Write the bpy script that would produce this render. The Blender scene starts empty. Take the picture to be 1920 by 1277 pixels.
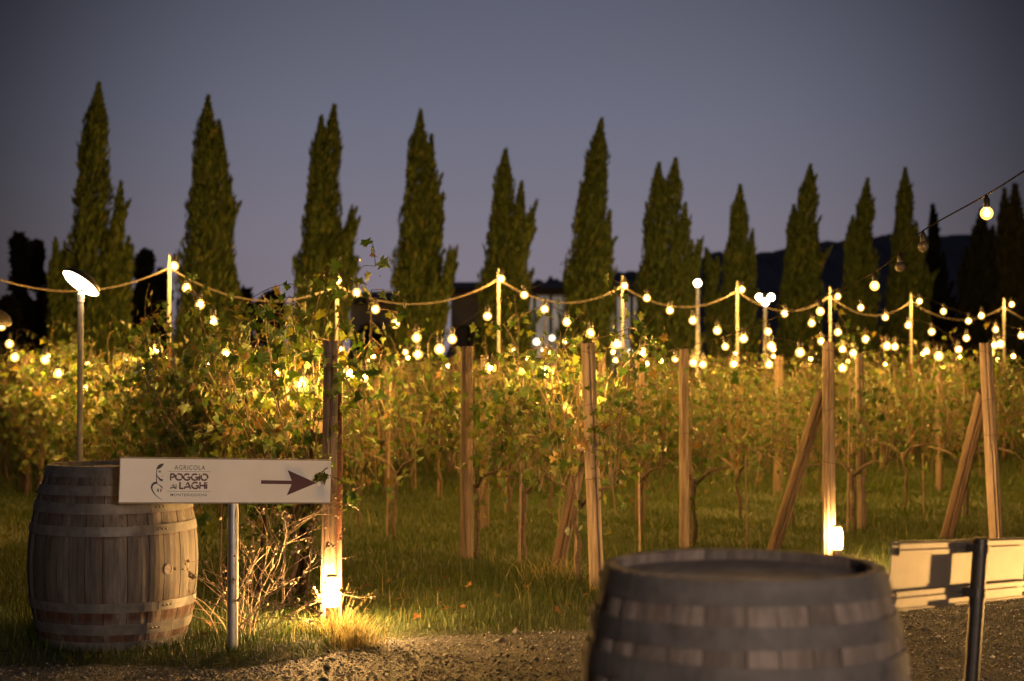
import bpy, math, random
import numpy as np
from mathutils import Vector, Matrix, Euler

# ------------------------------------------------------------------ camera, sky, exposure
sc = bpy.context.scene
COL = sc.collection
H, F = 1.34, 3000.0                    # eye height (m), focal length in photo pixels
PITCH = math.atan(63.5 / F)
cam_d = bpy.data.cameras.new('camera')
cam = bpy.data.objects.new('camera', cam_d)
COL.objects.link(cam)
cam.location = (0, 0, H)
cam.rotation_euler = (math.pi / 2 + PITCH, 0, 0)
cam_d.sensor_width = 36
cam_d.lens = 36 * F / 1920
cam_d.clip_end = 6000
cam_d.dof.use_dof = True
cam_d.dof.focus_distance = 7.9
cam_d.dof.aperture_fstop = 2.6
sc.camera = cam

sc.view_settings.view_transform = 'Standard'
sc.view_settings.look = 'None'
sc.view_settings.exposure = 0
sc.view_settings.gamma = 1
sc.cycles.use_denoising = True
sc.cycles.max_bounces = 6
sc.cycles.diffuse_bounces = 3
sc.cycles.transmission_bounces = 4
sc.cycles.transparent_max_bounces = 6
sc.cycles.sample_clamp_direct = 60
sc.cycles.sample_clamp_indirect = 4
sc.cycles.use_light_tree = True
sc.cycles.caustics_reflective = False
sc.cycles.caustics_refractive = False

def build_world():
    w = bpy.data.worlds.new('World')
    sc.world = w
    w.use_nodes = True
    nt = w.node_tree
    for n in list(nt.nodes):
        nt.nodes.remove(n)
    N, L = nt.nodes.new, nt.links.new
    out = N('ShaderNodeOutputWorld')
    bg = N('ShaderNodeBackground')
    bg.inputs['Strength'].default_value = 1.0
    sky = N('ShaderNodeTexSky')
    sky.sky_type = 'NISHITA'
    sky.sun_disc = False
    sky.sun_elevation = math.radians(-4)
    sky.sun_rotation = math.radians(0)
    tc = N('ShaderNodeTexCoord')
    nrm = N('ShaderNodeVectorMath'); nrm.operation = 'NORMALIZE'
    L(tc.outputs['Generated'], nrm.inputs[0])
    sep = N('ShaderNodeSeparateXYZ')
    L(nrm.outputs[0], sep.inputs[0])
    ramp = N('ShaderNodeValToRGB')           # dusk colour over elevation
    L(sep.outputs['Z'], ramp.inputs[0])
    cr = ramp.color_ramp
    cr.elements[0].position = 0.0
    cr.elements[0].color = (.235, .200, .240, 1)
    cr.elements[1].position = 1.0
    cr.elements[1].color = (.03, .034, .06, 1)
    for p, c in ((.08, (.215, .193, .245)), (.155, (.160, .163, .225)), (.24, (.115, .122, .172)), (.45, (.055, .062, .10))):
        e = cr.elements.new(p); e.color = (*c, 1)
    # afterglow round the sunset point, narrowed to darken the view's corners like a vignette
    dot = N('ShaderNodeVectorMath'); dot.operation = 'DOT_PRODUCT'
    d0 = Vector((0.0, 1, .10)).normalized()
    L(nrm.outputs[0], dot.inputs[0]); dot.inputs[1].default_value = d0
    mr = N('ShaderNodeMapRange'); mr.interpolation_type = 'SMOOTHSTEP'
    L(dot.outputs['Value'], mr.inputs['Value'])
    mr.inputs['From Min'].default_value = math.cos(math.radians(20.2))
    mr.inputs['From Max'].default_value = 1.0
    mr.inputs['To Min'].default_value = .15
    mr.inputs['To Max'].default_value = .92
    mul = N('ShaderNodeVectorMath'); mul.operation = 'SCALE'
    L(ramp.outputs[0], mul.inputs[0]); L(mr.outputs[0], mul.inputs['Scale'])
    s2 = N('ShaderNodeVectorMath'); s2.operation = 'SCALE'
    L(sky.outputs[0], s2.inputs[0]); s2.inputs['Scale'].default_value = 0.05
    add = N('ShaderNodeVectorMath'); add.operation = 'ADD'
    L(mul.outputs[0], add.inputs[0]); L(s2.outputs[0], add.inputs[1])
    L(add.outputs[0], bg.inputs['Color'])
    L(bg.outputs[0], out.inputs[0])
build_world()

# ------------------------------------------------------------------ helpers
def at(px, py, d):
    """point at depth y = d seen at photo pixel (px, py)"""
    a, b = (px - 960) / F, (638.5 - py) / F
    fy = math.cos(PITCH) - b * math.sin(PITCH)
    fz = math.sin(PITCH) + b * math.cos(PITCH)
    return Vector((a / fy * d, d, H + fz / fy * d))
def gx(px, d):
    return (px - 960) / F * d

class MB:
    def __init__(s):
        s.v, s.f = [], []
    def add(s, vs, fs):
        o = len(s.v)
        s.v += [tuple(p) for p in vs]
        s.f += [tuple(i + o for i in f) for f in fs]
        return s
    def box(s, c, size, M=None):
        x, y, z = [k / 2 for k in size]
        vs = [Vector((i * x, j * y, k * z)) for i in (-1, 1) for j in (-1, 1) for k in (-1, 1)]
        if M is not None: vs = [M @ p for p in vs]
        c = Vector(c)
        return s.add([p + c for p in vs], [(0, 1, 3, 2), (4, 6, 7, 5), (0, 4, 5, 1), (2, 3, 7, 6), (0, 2, 6, 4), (1, 5, 7, 3)])
    def tube(s, pts, rad, n=6, cap=True):
        pts = [Vector(p) for p in pts]
        if not hasattr(rad, '__len__'): rad = [rad] * len(pts)
        rings = []
        up = Vector((.31, .17, .93)).normalized()
        for i, p in enumerate(pts):
            t = (pts[min(i + 1, len(pts) - 1)] - pts[max(i - 1, 0)]).normalized()
            a = t.cross(up)
            if a.length < .05: a = t.cross(Vector((1, 0, 0)))
            a.normalize(); b = t.cross(a)
            rings.append([p + (a * math.cos(k * 2 * math.pi / n) + b * math.sin(k * 2 * math.pi / n)) * rad[i] for k in range(n)])
        vs = [q for r in rings for q in r]
        fs = [(i * n + k, i * n + (k + 1) % n, (i + 1) * n + (k + 1) % n, (i + 1) * n + k) for i in range(len(pts) - 1) for k in range(n)]
        if cap:
            fs.append(tuple(range(n - 1, -1, -1)))
            fs.append(tuple((len(pts) - 1) * n + k for k in range(n)))
        return s.add(vs, fs)
    def lathe(s, prof, n=24, M=None, c=(0, 0, 0)):
        c = Vector(c)
        vs = [Vector((r * math.cos(k * 2 * math.pi / n), r * math.sin(k * 2 * math.pi / n), z)) for r, z in prof for k in range(n)]
        if M is not None: vs = [M @ p for p in vs]
        m = len(prof)
        fs = [(i * n + k, i * n + (k + 1) % n, (i + 1) * n + (k + 1) % n, (i + 1) * n + k) for i in range(m - 1) for k in range(n)]
        fs.append(tuple(range(n - 1, -1, -1))); fs.append(tuple((m - 1) * n + k for k in range(n)))
        return s.add([p + c for p in vs], fs)
    def mesh(s, name, mat, smooth=False):
        me = bpy.data.meshes.new(name)
        me.from_pydata(s.v, [], s.f)
        if mat: me.materials.append(mat)
        if smooth: me.shade_smooth()
        me.update()
        return me
    def build(s, name, mat, parent=None, smooth=False):
        return link(name, s.mesh(name, mat, smooth), parent)

def link(name, me, parent=None):
    o = bpy.data.objects.new(name, me)
    COL.objects.link(o)
    if parent is not None: o.parent = parent
    return o
def np_mesh(name, V, Fc, mat, smooth=False):
    """V (n,3) array, Fc (m,k) array of equal-sided faces"""
    me = bpy.data.meshes.new(name)
    m, k = Fc.shape
    me.vertices.add(len(V)); me.vertices.foreach_set('co', np.asarray(V, dtype=np.float32).ravel())
    me.loops.add(m * k); me.loops.foreach_set('vertex_index', np.asarray(Fc, dtype=np.int32).ravel())
    me.polygons.add(m); me.polygons.foreach_set('loop_start', np.arange(0, m * k, k, dtype=np.int32))
    me.update(calc_edges=True)
    if smooth: me.shade_smooth()
    me.materials.append(mat)
    return me
def tag(o, label=None, cat=None, group=None, kind=None):
    if label: o['label'] = label
    if cat: o['category'] = cat
    if group: o['group'] = group
    if kind: o['kind'] = kind
    return o
def thing(name, label, cat, loc=(0, 0, 0), rz=0, group=None):
    o = bpy.data.objects.new(name, None)
    COL.objects.link(o)
    o.empty_display_size = .1
    o.location = loc; o.rotation_euler = (0, 0, rz)
    return tag(o, label, cat, group)

# ------------------------------------------------------------------ materials
def new_mat(name):
    m = bpy.data.materials.new(name); m.use_nodes = True
    nt = m.node_tree
    b = nt.nodes['Principled BSDF']
    return m, nt, b
def mapped(nt, scale, coord='Object'):
    tc = nt.nodes.new('ShaderNodeTexCoord'); mp = nt.nodes.new('ShaderNodeMapping')
    mp.inputs['Scale'].default_value = scale
    nt.links.new(tc.outputs[coord], mp.inputs[0])
    return mp
def noise(nt, vec, scale, detail=4, rough=.6):
    n = nt.nodes.new('ShaderNodeTexNoise')
    n.inputs['Scale'].default_value = scale; n.inputs['Detail'].default_value = detail; n.inputs['Roughness'].default_value = rough
    if vec is not None: nt.links.new(vec.outputs[0], n.inputs['Vector'])
    return n
def ramp(nt, src, stops):
    r = nt.nodes.new('ShaderNodeValToRGB')
    cr = r.color_ramp
    cr.elements[0].position = stops[0][0]; cr.elements[0].color = (*stops[0][1], 1)
    cr.elements[1].position = stops[-1][0]; cr.elements[1].color = (*stops[-1][1], 1)
    for p, c in stops[1:-1]:
        cr.elements.new(p).color = (*c, 1)
    nt.links.new(src, r.inputs[0])
    return r
def mixc(nt, fac, a, b, mode='MIX'):
    m = nt.nodes.new('ShaderNodeMix'); m.data_type = 'RGBA'; m.blend_type = mode
    for s, i in ((fac, 0), (a, 6), (b, 7)):
        if hasattr(s, 'is_linked') or hasattr(s, 'node'): nt.links.new(s, m.inputs[i])
        elif i == 0: m.inputs[0].default_value = s
        else: m.inputs[i].default_value = (*s, 1)
    return m.outputs[2]
def bump(nt, b, src, dist, strength=.6):
    bp = nt.nodes.new('ShaderNodeBump'); bp.inputs['Distance'].default_value = dist; bp.inputs['Strength'].default_value = strength
    nt.links.new(src, bp.inputs['Height']); nt.links.new(bp.outputs[0], b.inputs['Normal'])
def plain(name, col, rough=.6, metal=0, var=.25, scale=12, bumpd=0):
    m, nt, b = new_mat(name)
    n = noise(nt, mapped(nt, (1, 1, 1)), scale)
    lo = tuple(c * (1 - var) for c in col); hi = tuple(min(1, c * (1 + var)) for c in col)
    r = ramp(nt, n.outputs[0], [(.3, lo), (.7, hi)])
    nt.links.new(r.outputs[0], b.inputs['Base Color'])
    b.inputs['Roughness'].default_value = rough; b.inputs['Metallic'].default_value = metal
    if bumpd: bump(nt, b, n.outputs[0], bumpd)
    return m
def emit(name, col, strength):
    m, nt, b = new_mat(name)
    b.inputs['Base Color'].default_value = (.8, .7, .5, 1)
    b.inputs['Emission Color'].default_value = (*col, 1)
    b.inputs['Emission Strength'].default_value = strength
    return m
def wood(name, dark, mid, light, grain=(14, 14, 1.2), rough=.8, rand=.35):
    m, nt, b = new_mat(name)
    mp = mapped(nt, grain)
    oi = nt.nodes.new('ShaderNodeObjectInfo')
    ad = nt.nodes.new('ShaderNodeVectorMath'); ad.operation = 'ADD'
    sc3 = nt.nodes.new('ShaderNodeVectorMath'); sc3.operation = 'SCALE'; sc3.inputs[0].default_value = (17, 31, 23)
    nt.links.new(oi.outputs['Random'], sc3.inputs['Scale'])
    nt.links.new(mp.outputs[0], ad.inputs[0]); nt.links.new(sc3.outputs[0], ad.inputs[1])
    n1 = noise(nt, ad, 3.0, 8, .65)
    n2 = noise(nt, ad, .55, 3, .5)
    r = ramp(nt, n1.outputs[0], [(.25, dark), (.5, mid), (.75, light)])
    r2 = ramp(nt, n2.outputs[0], [(.3, (.55, .5, .47)), (.7, (1, 1, 1))])
    c = mixc(nt, 1.0, r.outputs[0], r2.outputs[0], 'MULTIPLY')
    vr = ramp(nt, oi.outputs['Random'], [(0, (1 - rand,) * 3), (1, (1, 1, 1))])
    c = mixc(nt, 1.0, c, vr.outputs[0], 'MULTIPLY')
    nt.links.new(c, b.inputs['Base Color'])
    b.inputs['Roughness'].default_value = rough
    bump(nt, b, n1.outputs[0], .004, .8)
    return m
def leafmat(name, stops, trans=.35, rough=.5, obj_random=False):
    m, nt, b = new_mat(name)
    g = nt.nodes.new('ShaderNodeObjectInfo' if obj_random else 'ShaderNodeNewGeometry')
    r = ramp(nt, g.outputs['Random' if obj_random else 'Random Per Island'], stops)
    n = noise(nt, mapped(nt, (1, 1, 1)), 55 if obj_random else 30, 3)
    rr = ramp(nt, n.outputs[0], [(.3, (.65, .6, .5)), (.65, (1.0, 1.0, 1.0))])
    c = mixc(nt, 1.0, r.outputs[0], rr.outputs[0], 'MULTIPLY')
    nt.links.new(c, b.inputs['Base Color']); b.inputs['Roughness'].default_value = rough
    t = nt.nodes.new('ShaderNodeBsdfTranslucent'); nt.links.new(c, t.inputs[0])
    mx = nt.nodes.new('ShaderNodeMixShader'); mx.inputs[0].default_value = trans
    out = nt.nodes['Material Output']
    nt.links.new(b.outputs[0], mx.inputs[1]); nt.links.new(t.outputs[0], mx.inputs[2]); nt.links.new(mx.outputs[0], out.inputs[0])
    return m

M = {}
LEAF = [(0, (.022, .052, .006)), (.3, (.042, .085, .009)), (.6, (.075, .115, .012)), (.88, (.13, .135, .016)), (1, (.14, .075, .016))]
M['leaf'] = leafmat('vine_leaf', LEAF)
M['leaf1'] = leafmat('vine_leaf_single', LEAF, obj_random=True)
M['leaf_far'] = leafmat('vine_leaf_autumn', [(0, (.022, .054, .006)), (.45, (.046, .084, .009)), (.8, (.082, .108, .012)), (.97, (.12, .10, .014)), (1, (.10, .055, .014))])
M['cypress'] = leafmat('cypress_foliage', [(0, (.022, .046, .006)), (.5, (.056, .098, .011)), (.9, (.100, .140, .016)), (1, (.13, .11, .018))], .12, .7)
M['darktree'] = leafmat('dark_tree_foliage', [(0, (.012, .018, .008)), (1, (.035, .042, .015))], .1, .8)
M['grass'] = leafmat('grass_blade', [(0, (.012, .032, .003)), (.5, (.029, .056, .004)), (.9, (.054, .076, .007)), (1, (.10, .09, .02))], .3, .6)
M['drygrass'] = leafmat('dry_grass', [(0, (.16, .14, .05)), (.6, (.30, .25, .10)), (1, (.42, .36, .18))], .3, .6)
M['fallen'] = leafmat('fallen_leaf', [(0, (.16, .07, .02)), (.5, (.26, .11, .03)), (1, (.14, .05, .02))], .1, .6, True)
M['bark'] = plain('vine_bark', (.055, .036, .027), .9, 0, .5, 40, .01)
M['cane'] = plain('vine_cane', (.085, .055, .032), .7, 0, .4, 30)
M['dry'] = plain('dry_twig', (.20, .145, .10), .8, 0, .4, 30)
M['stake'] = plain('thin_stake', (.17, .12, .085), .8, 0, .3, 20)
M['post'] = wood('weathered_post', (.085, .062, .050), (.25, .19, .15), (.42, .34, .28))
M['brace'] = wood('brown_brace', (.055, .036, .026), (.15, .10, .068), (.26, .18, .125))
M['post_far'] = wood('dark_row_post', (.05, .035, .027), (.12, .085, .062), (.19, .14, .105))
M['wire'] = plain('iron_wire', (.07, .055, .045), .6, .6, .3, 30)
M['rust'] = plain('rusty_steel', (.10, .036, .022), .85, .2, .45, 60, .001)
M['galv'] = plain('galvanised_steel', (.42, .42, .43), .42, .85, .2, 25)
M['white_pole'] = plain('pale_painted_pole', (.27, .26, .25), .6, 0, .2, 20)
M['rope'] = plain('pale_rope', (.085, .072, .062), .9, 0, .3, 60)
M['cable'] = plain('black_cable', (.012, .011, .010), .6, 0, .2, 30)
for _m in ('cable',):
    M[_m].node_tree.nodes['Principled BSDF'].inputs['Specular IOR Level'].default_value = 0
    M[_m].node_tree.nodes['Principled BSDF'].inputs['Roughness'].default_value = 1
M['socket'] = plain('black_socket', (.015, .014, .013), .5, 0, .2, 30)
M['unlit'] = plain('unlit_bulb_glass', (.06, .05, .04), .15, 0, .1, 10)
for _k, _f in enumerate((.6, 1.0, 1.5)):
    M['bulb%d' % _k] = emit('lit_filament_core', (1.0, .50, .095), 5800 * _f)
def halo_glass_mat():
    m, nt, b = new_mat('amber_halo_glass')  # emission put in the shell to imitate a warm halo round the core
    nt.nodes.remove(b)
    e = nt.nodes.new('ShaderNodeEmission'); e.inputs[0].default_value = (1.0, .50, .10, 1); e.inputs[1].default_value = 4.2
    t = nt.nodes.new('ShaderNodeBsdfTransparent'); mx = nt.nodes.new('ShaderNodeMixShader'); mx.inputs[0].default_value = .42
    nt.links.new(t.outputs[0], mx.inputs[1]); nt.links.new(e.outputs[0], mx.inputs[2]); nt.links.new(mx.outputs[0], nt.nodes['Material Output'].inputs[0])
    m.cycles.emission_sampling = 'NONE'
    return m
M['bulbhalo'] = halo_glass_mat()
M['lampglow'] = emit('bollard_diffuser', (1.0, .52, .15), 2000)
M['discglow'] = emit('disc_lamp_face', (1.0, .74, .54), 400)
M['discsoft'] = emit('soft_disc_lamp_face', (1.0, .66, .34), 60)
M['pole_grey'] = plain('dull_grey_pole', (.16, .15, .145), .6, .3, .25, 25)
M['globe'] = emit('white_globe', (1.0, .78, .48), 160)
M['bronze'] = plain('bronze_bollard', (.16, .12, .10), .5, .6, .3, 20)
M['darkmetal'] = plain('dark_grey_metal', (.05, .045, .042), .45, .7, .25, 20)
M['panel'] = plain('white_sign_face', (.80, .77, .74), .45, 0, .04, 6)
M['alu'] = plain('dull_aluminium', (.20, .165, .125), .5, .2, .15, 14)
M['rail'] = plain('shade_toned_rail', (.17, .15, .13), .5, .4, .2, 14)  # darker tone stands in for shade on the tilted channel faces
M['ink'] = plain('dark_brown_ink', (.018, .012, .012), .5, 0, .1, 10)
M['maroon'] = plain('maroon_ink', (.070, .014, .016), .5, 0, .1, 10)
M['inkthin'] = plain('brown_grey_ink', (.045, .028, .026), .5, 0, .1, 10)
M['flag_g'] = plain('green_ink', (.03, .07, .04), .5, 0, .1, 10)
M['flag_r'] = plain('red_ink', (.30, .03, .03), .5, 0, .1, 10)
M['hoop'] = plain('galvanised_hoop', (.120, .116, .122), .55, .3, .35, 18, .001)
M['hoop_dark'] = plain('dark_steel_hoop', (.072, .067, .070), .75, .1, .35, 18, .001)
M['rivet'] = plain('iron_rivet', (.16, .15, .15), .45, .8, .2, 20)
M['roof'] = plain('grey_roof', (.34, .32, .33), .8, 0, .3, 2)
M['wall_grey'] = plain('pale_render_wall', (.72, .71, .72), .9, 0, .2, 1.5)
M['mullion'] = plain('dark_mullion', (.10, .085, .075), .6, 0, .2, 3)
M['hill'] = plain('dry_scrub_hill', (.36, .34, .36), 1, 0, .3, .02)

def ground_mat():
    m, nt, b = new_mat('grassy_soil')
    mp = mapped(nt, (1, 1, 1))
    n1 = noise(nt, mp, 1.6, 5); n2 = noise(nt, mp, 45, 4)
    a = ramp(nt, n1.outputs[0], [(.35, (.014, .022, .005)), (.65, (.030, .044, .009))])
    c = ramp(nt, n2.outputs[0], [(.3, (.5, .45, .4)), (.7, (1, 1, 1))])
    nt.links.new(mixc(nt, 1, a.outputs[0], c.outputs[0], 'MULTIPLY'), b.inputs['Base Color'])
    b.inputs['Roughness'].default_value = 1
    bump(nt, b, n2.outputs[0], .03, 1)
    return m
M['ground'] = ground_mat()
def gravel_mat(name, base):
    m, nt, b = new_mat(name)
    mp = mapped(nt, (1, 1, 1))
    v = nt.nodes.new('ShaderNodeTexVoronoi'); v.inputs['Scale'].default_value = 75
    nt.links.new(mp.outputs[0], v.inputs['Vector'])
    n1 = noise(nt, mp, 2.2, 4)
    hs = nt.nodes.new('ShaderNodeSeparateColor'); nt.links.new(v.outputs['Color'], hs.inputs[0])
    a = ramp(nt, hs.outputs[0], [(0, tuple(k * .45 for k in base)), (.6, base), (1, tuple(k * 1.6 for k in base))])
    c = ramp(nt, n1.outputs[0], [(.3, (.55, .52, .5)), (.7, (1, 1, 1))])
    nt.links.new(mixc(nt, 1, a.outputs[0], c.outputs[0], 'MULTIPLY'), b.inputs['Base Color'])
    b.inputs['Roughness'].default_value = .9
    bump(nt, b, v.outputs['Distance'], .012, -1.0 if False else 1.0)
    return m
M['gravel'] = gravel_mat('gravel_bed', (.044, .045, .057))
def stone_mat():
    m, nt, b = new_mat('gravel_stone')
    g = nt.nodes.new('ShaderNodeNewGeometry')
    r = ramp(nt, g.outputs['Random Per Island'], [(0, (.015, .016, .022)), (.5, (.048, .050, .068)), (.9, (.10, .103, .13)), (1, (.38, .38, .42))])
    nt.links.new(r.outputs[0], b.inputs['Base Color']); b.inputs['Roughness'].default_value = .75
    return m
M['stone'] = stone_mat()

HOOPS = [(0.0, .052), (.092, .045), (.170, .050), (.278, .045)]   # distance from barrel end, width
def stave_mat():
    """grey oak with old rust and wine stains hugging the hoops"""
    m = wood('oak_stave', (.046, .043, .044), (.150, .140, .142), (.26, .245, .245), (16, 16, 1.3), .8, .6)
    nt = m.node_tree; b = nt.nodes['Principled BSDF']
    src = b.inputs['Base Color'].links[0].from_socket
    tc = nt.nodes.new('ShaderNodeTexCoord'); sp = nt.nodes.new('ShaderNodeSeparateXYZ')
    nt.links.new(tc.outputs['Object'], sp.inputs[0])
    n = noise(nt, mapped(nt, (5, 5, 5)), 2.0, 4)
    mad = nt.nodes.new('ShaderNodeMath'); mad.operation = 'MULTIPLY_ADD'
    nt.links.new(n.outputs[0], mad.inputs[0]); mad.inputs[1].default_value = .05; nt.links.new(sp.outputs['Z'], mad.inputs[2])
    zz = nt.nodes.new('ShaderNodeMath'); zz.operation = 'SUBTRACT'; nt.links.new(mad.outputs[0], zz.inputs[0]); zz.inputs[1].default_value = .025
    hb = .936
    r = nt.nodes.new('ShaderNodeValToRGB'); cr = r.color_ramp; cr.interpolation = 'LINEAR'
    stops = [(0, 1), (.10, .9), (.19, .85), (.215, .55), (.24, .25), (.262, .95), (.328, 1), (.352, .25), (.43, .08), (.60, .10), (.67, .05), (.682, .75), (.70, .8), (.72, .05), (.78, .15), (.797, .75), (.82, .1), (.86, .1), (.883, .6), (.95, .05)]
    cr.elements[0].position = 0; cr.elements[0].color = (1, 1, 1, 1)
    cr.elements[1].position = 1; cr.elements[1].color = (.1, .1, .1, 1)
    for p, v in stops[1:]:
        cr.elements.new(p).color = (v, v, v, 1)
    dv = nt.nodes.new('ShaderNodeMath'); dv.operation = 'DIVIDE'; nt.links.new(zz.outputs[0], dv.inputs[0]); dv.inputs[1].default_value = hb
    nt.links.new(dv.outputs[0], r.inputs[0])
    n2 = noise(nt, mapped(nt, (9, 9, 3)), 1.5, 4)
    gate = ramp(nt, n2.outputs[0], [(.34, (0, 0, 0)), (.52, (1, 1, 1))])
    f = nt.nodes.new('ShaderNodeMath'); f.operation = 'MULTIPLY'
    nt.links.new(r.outputs[0], f.inputs[0]); nt.links.new(gate.outputs[0], f.inputs[1])
    c = mixc(nt, f.outputs[0], src, (.050, .016, .010))
    nt.links.new(c, b.inputs['Base Color'])
    return m
M['stave'] = stave_mat()
M['stave_clean'] = wood('grey_oak_stave', (.085, .070, .066), (.20, .168, .158), (.30, .26, .245), (16, 16, 1.3), .85, .5)
M['headboard'] = wood('grey_head_board', (.17, .15, .15), (.30, .27, .265), (.40, .365, .36), (2, 14, 14), .85, .25)

# ------------------------------------------------------------------ ground, path, hills
EDGE = [(-14, 7.6), (-6, 7.5), (-2.6, 7.42), (-1.9, 7.38), (-1.25, 7.30), (-.95, 7.62), (-.70, 8.12), (-.16, 8.26), (.38, 8.38), (1.0, 8.9), (2.3, 9.75), (3.2, 10.2), (6, 12.2), (16, 19.2)]
ex, ey = np.array([e[0] for e in EDGE]), np.array([e[1] for e in EDGE])
def edge(x):
    return np.interp(x, ex, ey)
def gh(x, y):
    """height of the grassy ground"""
    bank = .045 * np.clip((-.62 - x) / .35, 0, 1) * np.clip((y - edge(x)) / .14, 0, 1) * np.clip((10.5 - y) / 2, 0, 1)
    return bank + .018 * np.sin(x * 1.9 + .7 * y) * np.sin(y * 1.3 - .4 * x) + .012 * np.sin(x * 5.1 + 1) * np.sin(y * 4.3)
def build_ground():
    xs = np.unique(np.concatenate([np.linspace(-6, 16, 221), np.linspace(-60, 60, 41), [-700, -200, 200, 700]]))
    ys = np.unique(np.concatenate([np.linspace(5, 26, 211), np.linspace(-30, 80, 45), [-200, -80, 150, 400, 700]]))
    X, Y = np.meshgrid(xs, ys)
    near = (np.abs(X) < 40) & (Y > 4) & (Y < 60)
    fade = np.clip((Y - edge(X)) / .12, 0, 1)
    Z = np.where(near, gh(X, Y) * fade, 0) - .012 * (1 - fade)
    nx, ny = len(xs), len(ys)
    idx = np.arange(nx * ny).reshape(ny, nx)
    Fc = np.stack([idx[:-1, :-1], idx[:-1, 1:], idx[1:, 1:], idx[1:, :-1]], -1).reshape(-1, 4)
    V = np.stack([X, Y, Z], -1).reshape(-1, 3)
    tag(link('ground', np_mesh('ground', V, Fc, M['ground'], True)), kind='structure')
    # gravel path: everything on the camera side of the verge
    rng = np.random.default_rng(3)
    px = np.concatenate([np.linspace(-14, -3, 20), np.linspace(-2.95, 5, 160), np.linspace(5.1, 16, 25)])
    e = edge(px) + np.where((px > -3) & (px < 5), rng.normal(0, .035, len(px)), 0) + .05 * np.sin(px * 6) * np.sin(px * 2.3)
    V = np.concatenate([np.stack([px, np.full_like(px, -25), np.zeros_like(px)], -1), np.stack([px, e, np.zeros_like(px)], -1)])
    n = len(px); i = np.arange(n - 1)
    Fc = np.stack([i, i + 1, i + 1 + n, i + n], -1)
    path = tag(link('gravel_path', np_mesh('gravel_path', V, Fc, M['gravel'])), kind='structure')
    # loose stones
    T = 95000
    x = rng.uniform(-3.2, 4.6, T); y = rng.uniform(5.9, 10.9, T)
    ins = (y < edge(x) + rng.normal(-.02, .07, T)) & (np.abs(x) < y * .345 + .4)
    x, y = x[ins], y[ins]; T = len(x)
    s = np.exp(rng.normal(-5.25, .38, T)); s = np.where(rng.random(T) < .012, s * 2.6, s)
    octa = np.array([(1, 0, 0), (0, 1, 0), (-1, 0, 0), (0, -1, 0), (0, 0, 1), (0, 0, -1.)])
    of = np.array([(0, 1, 4), (1, 2, 4), (2, 3, 4), (3, 0, 4), (1, 0, 5), (2, 1, 5), (3, 2, 5), (0, 3, 5)])
    a = rng.uniform(0, 6.28, T); ca, sa = np.cos(a), np.sin(a)
    P = octa[None] * (s[:, None, None] * rng.uniform(.55, 1.35, (T, 6, 1))) * np.array([1, .8, .62])
    P = np.stack([P[..., 0] * ca[:, None] - P[..., 1] * sa[:, None], P[..., 0] * sa[:, None] + P[..., 1] * ca[:, None], P[..., 2]], -1)
    P += np.stack([x, y, s * .25 + rng.uniform(0, .006, T)], -1)[:, None]
    Fc = (of[None] + 6 * np.arange(T)[:, None, None]).reshape(-1, 3)
    tag(link('gravel', np_mesh('gravel', P.reshape(-1, 3), Fc, M['stone'])), 'loose grey gravel stones covering the path', 'gravel', kind='stuff')
build_ground()

def build_hills():
    prof = [(-3500, 0), (-400, 0), (690, 0), (900, 545), (985, 522), (1050, 507), (1150, 500), (1230, 487), (1310, 470), (1400, 464), (1470, 460), (1540, 440), (1650, 431), (1700, 432), (1760, 437), (1830, 434), (1920, 440), (2200, 470), (2600, 540), (3400, 640), (4500, 690)]
    D = 420
    px = np.array([p[0] for p in prof if p[1]]); pz = np.array([(702 - p[1]) / F * D for p in prof if p[1]])
    xs = np.linspace((820 - 960) / F * D, (4500 - 960) / F * D, 420)
    h = np.interp(xs * F / D + 960, np.concatenate([[820], px]), np.concatenate([[0], pz]))
    rng = np.random.default_rng(5)
    h = h + rng.normal(0, .5, len(h)) * (h > 5)
    t = np.linspace(0, 1, 16)
    X, Tt = np.meshgrid(xs, t)
    Z = h[None] * np.sin(Tt * math.pi) ** .8 + np.random.default_rng(6).normal(0, .5, X.shape) * np.sin(Tt * math.pi)
    Y = D - 120 + Tt * 240
    X = X * (1 + 0 * Y)
    V = np.stack([X, Y, Z - 1], -1).reshape(-1, 3)
    ny, nx = X.shape
    idx = np.arange(nx * ny).reshape(ny, nx)
    Fc = np.stack([idx[:-1, :-1], idx[:-1, 1:], idx[1:, 1:], idx[1:, :-1]], -1).reshape(-1, 4)
    tag(link('hill', np_mesh('hill', V, Fc, M['hill'], True)), kind='structure')
build_hills()

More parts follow.
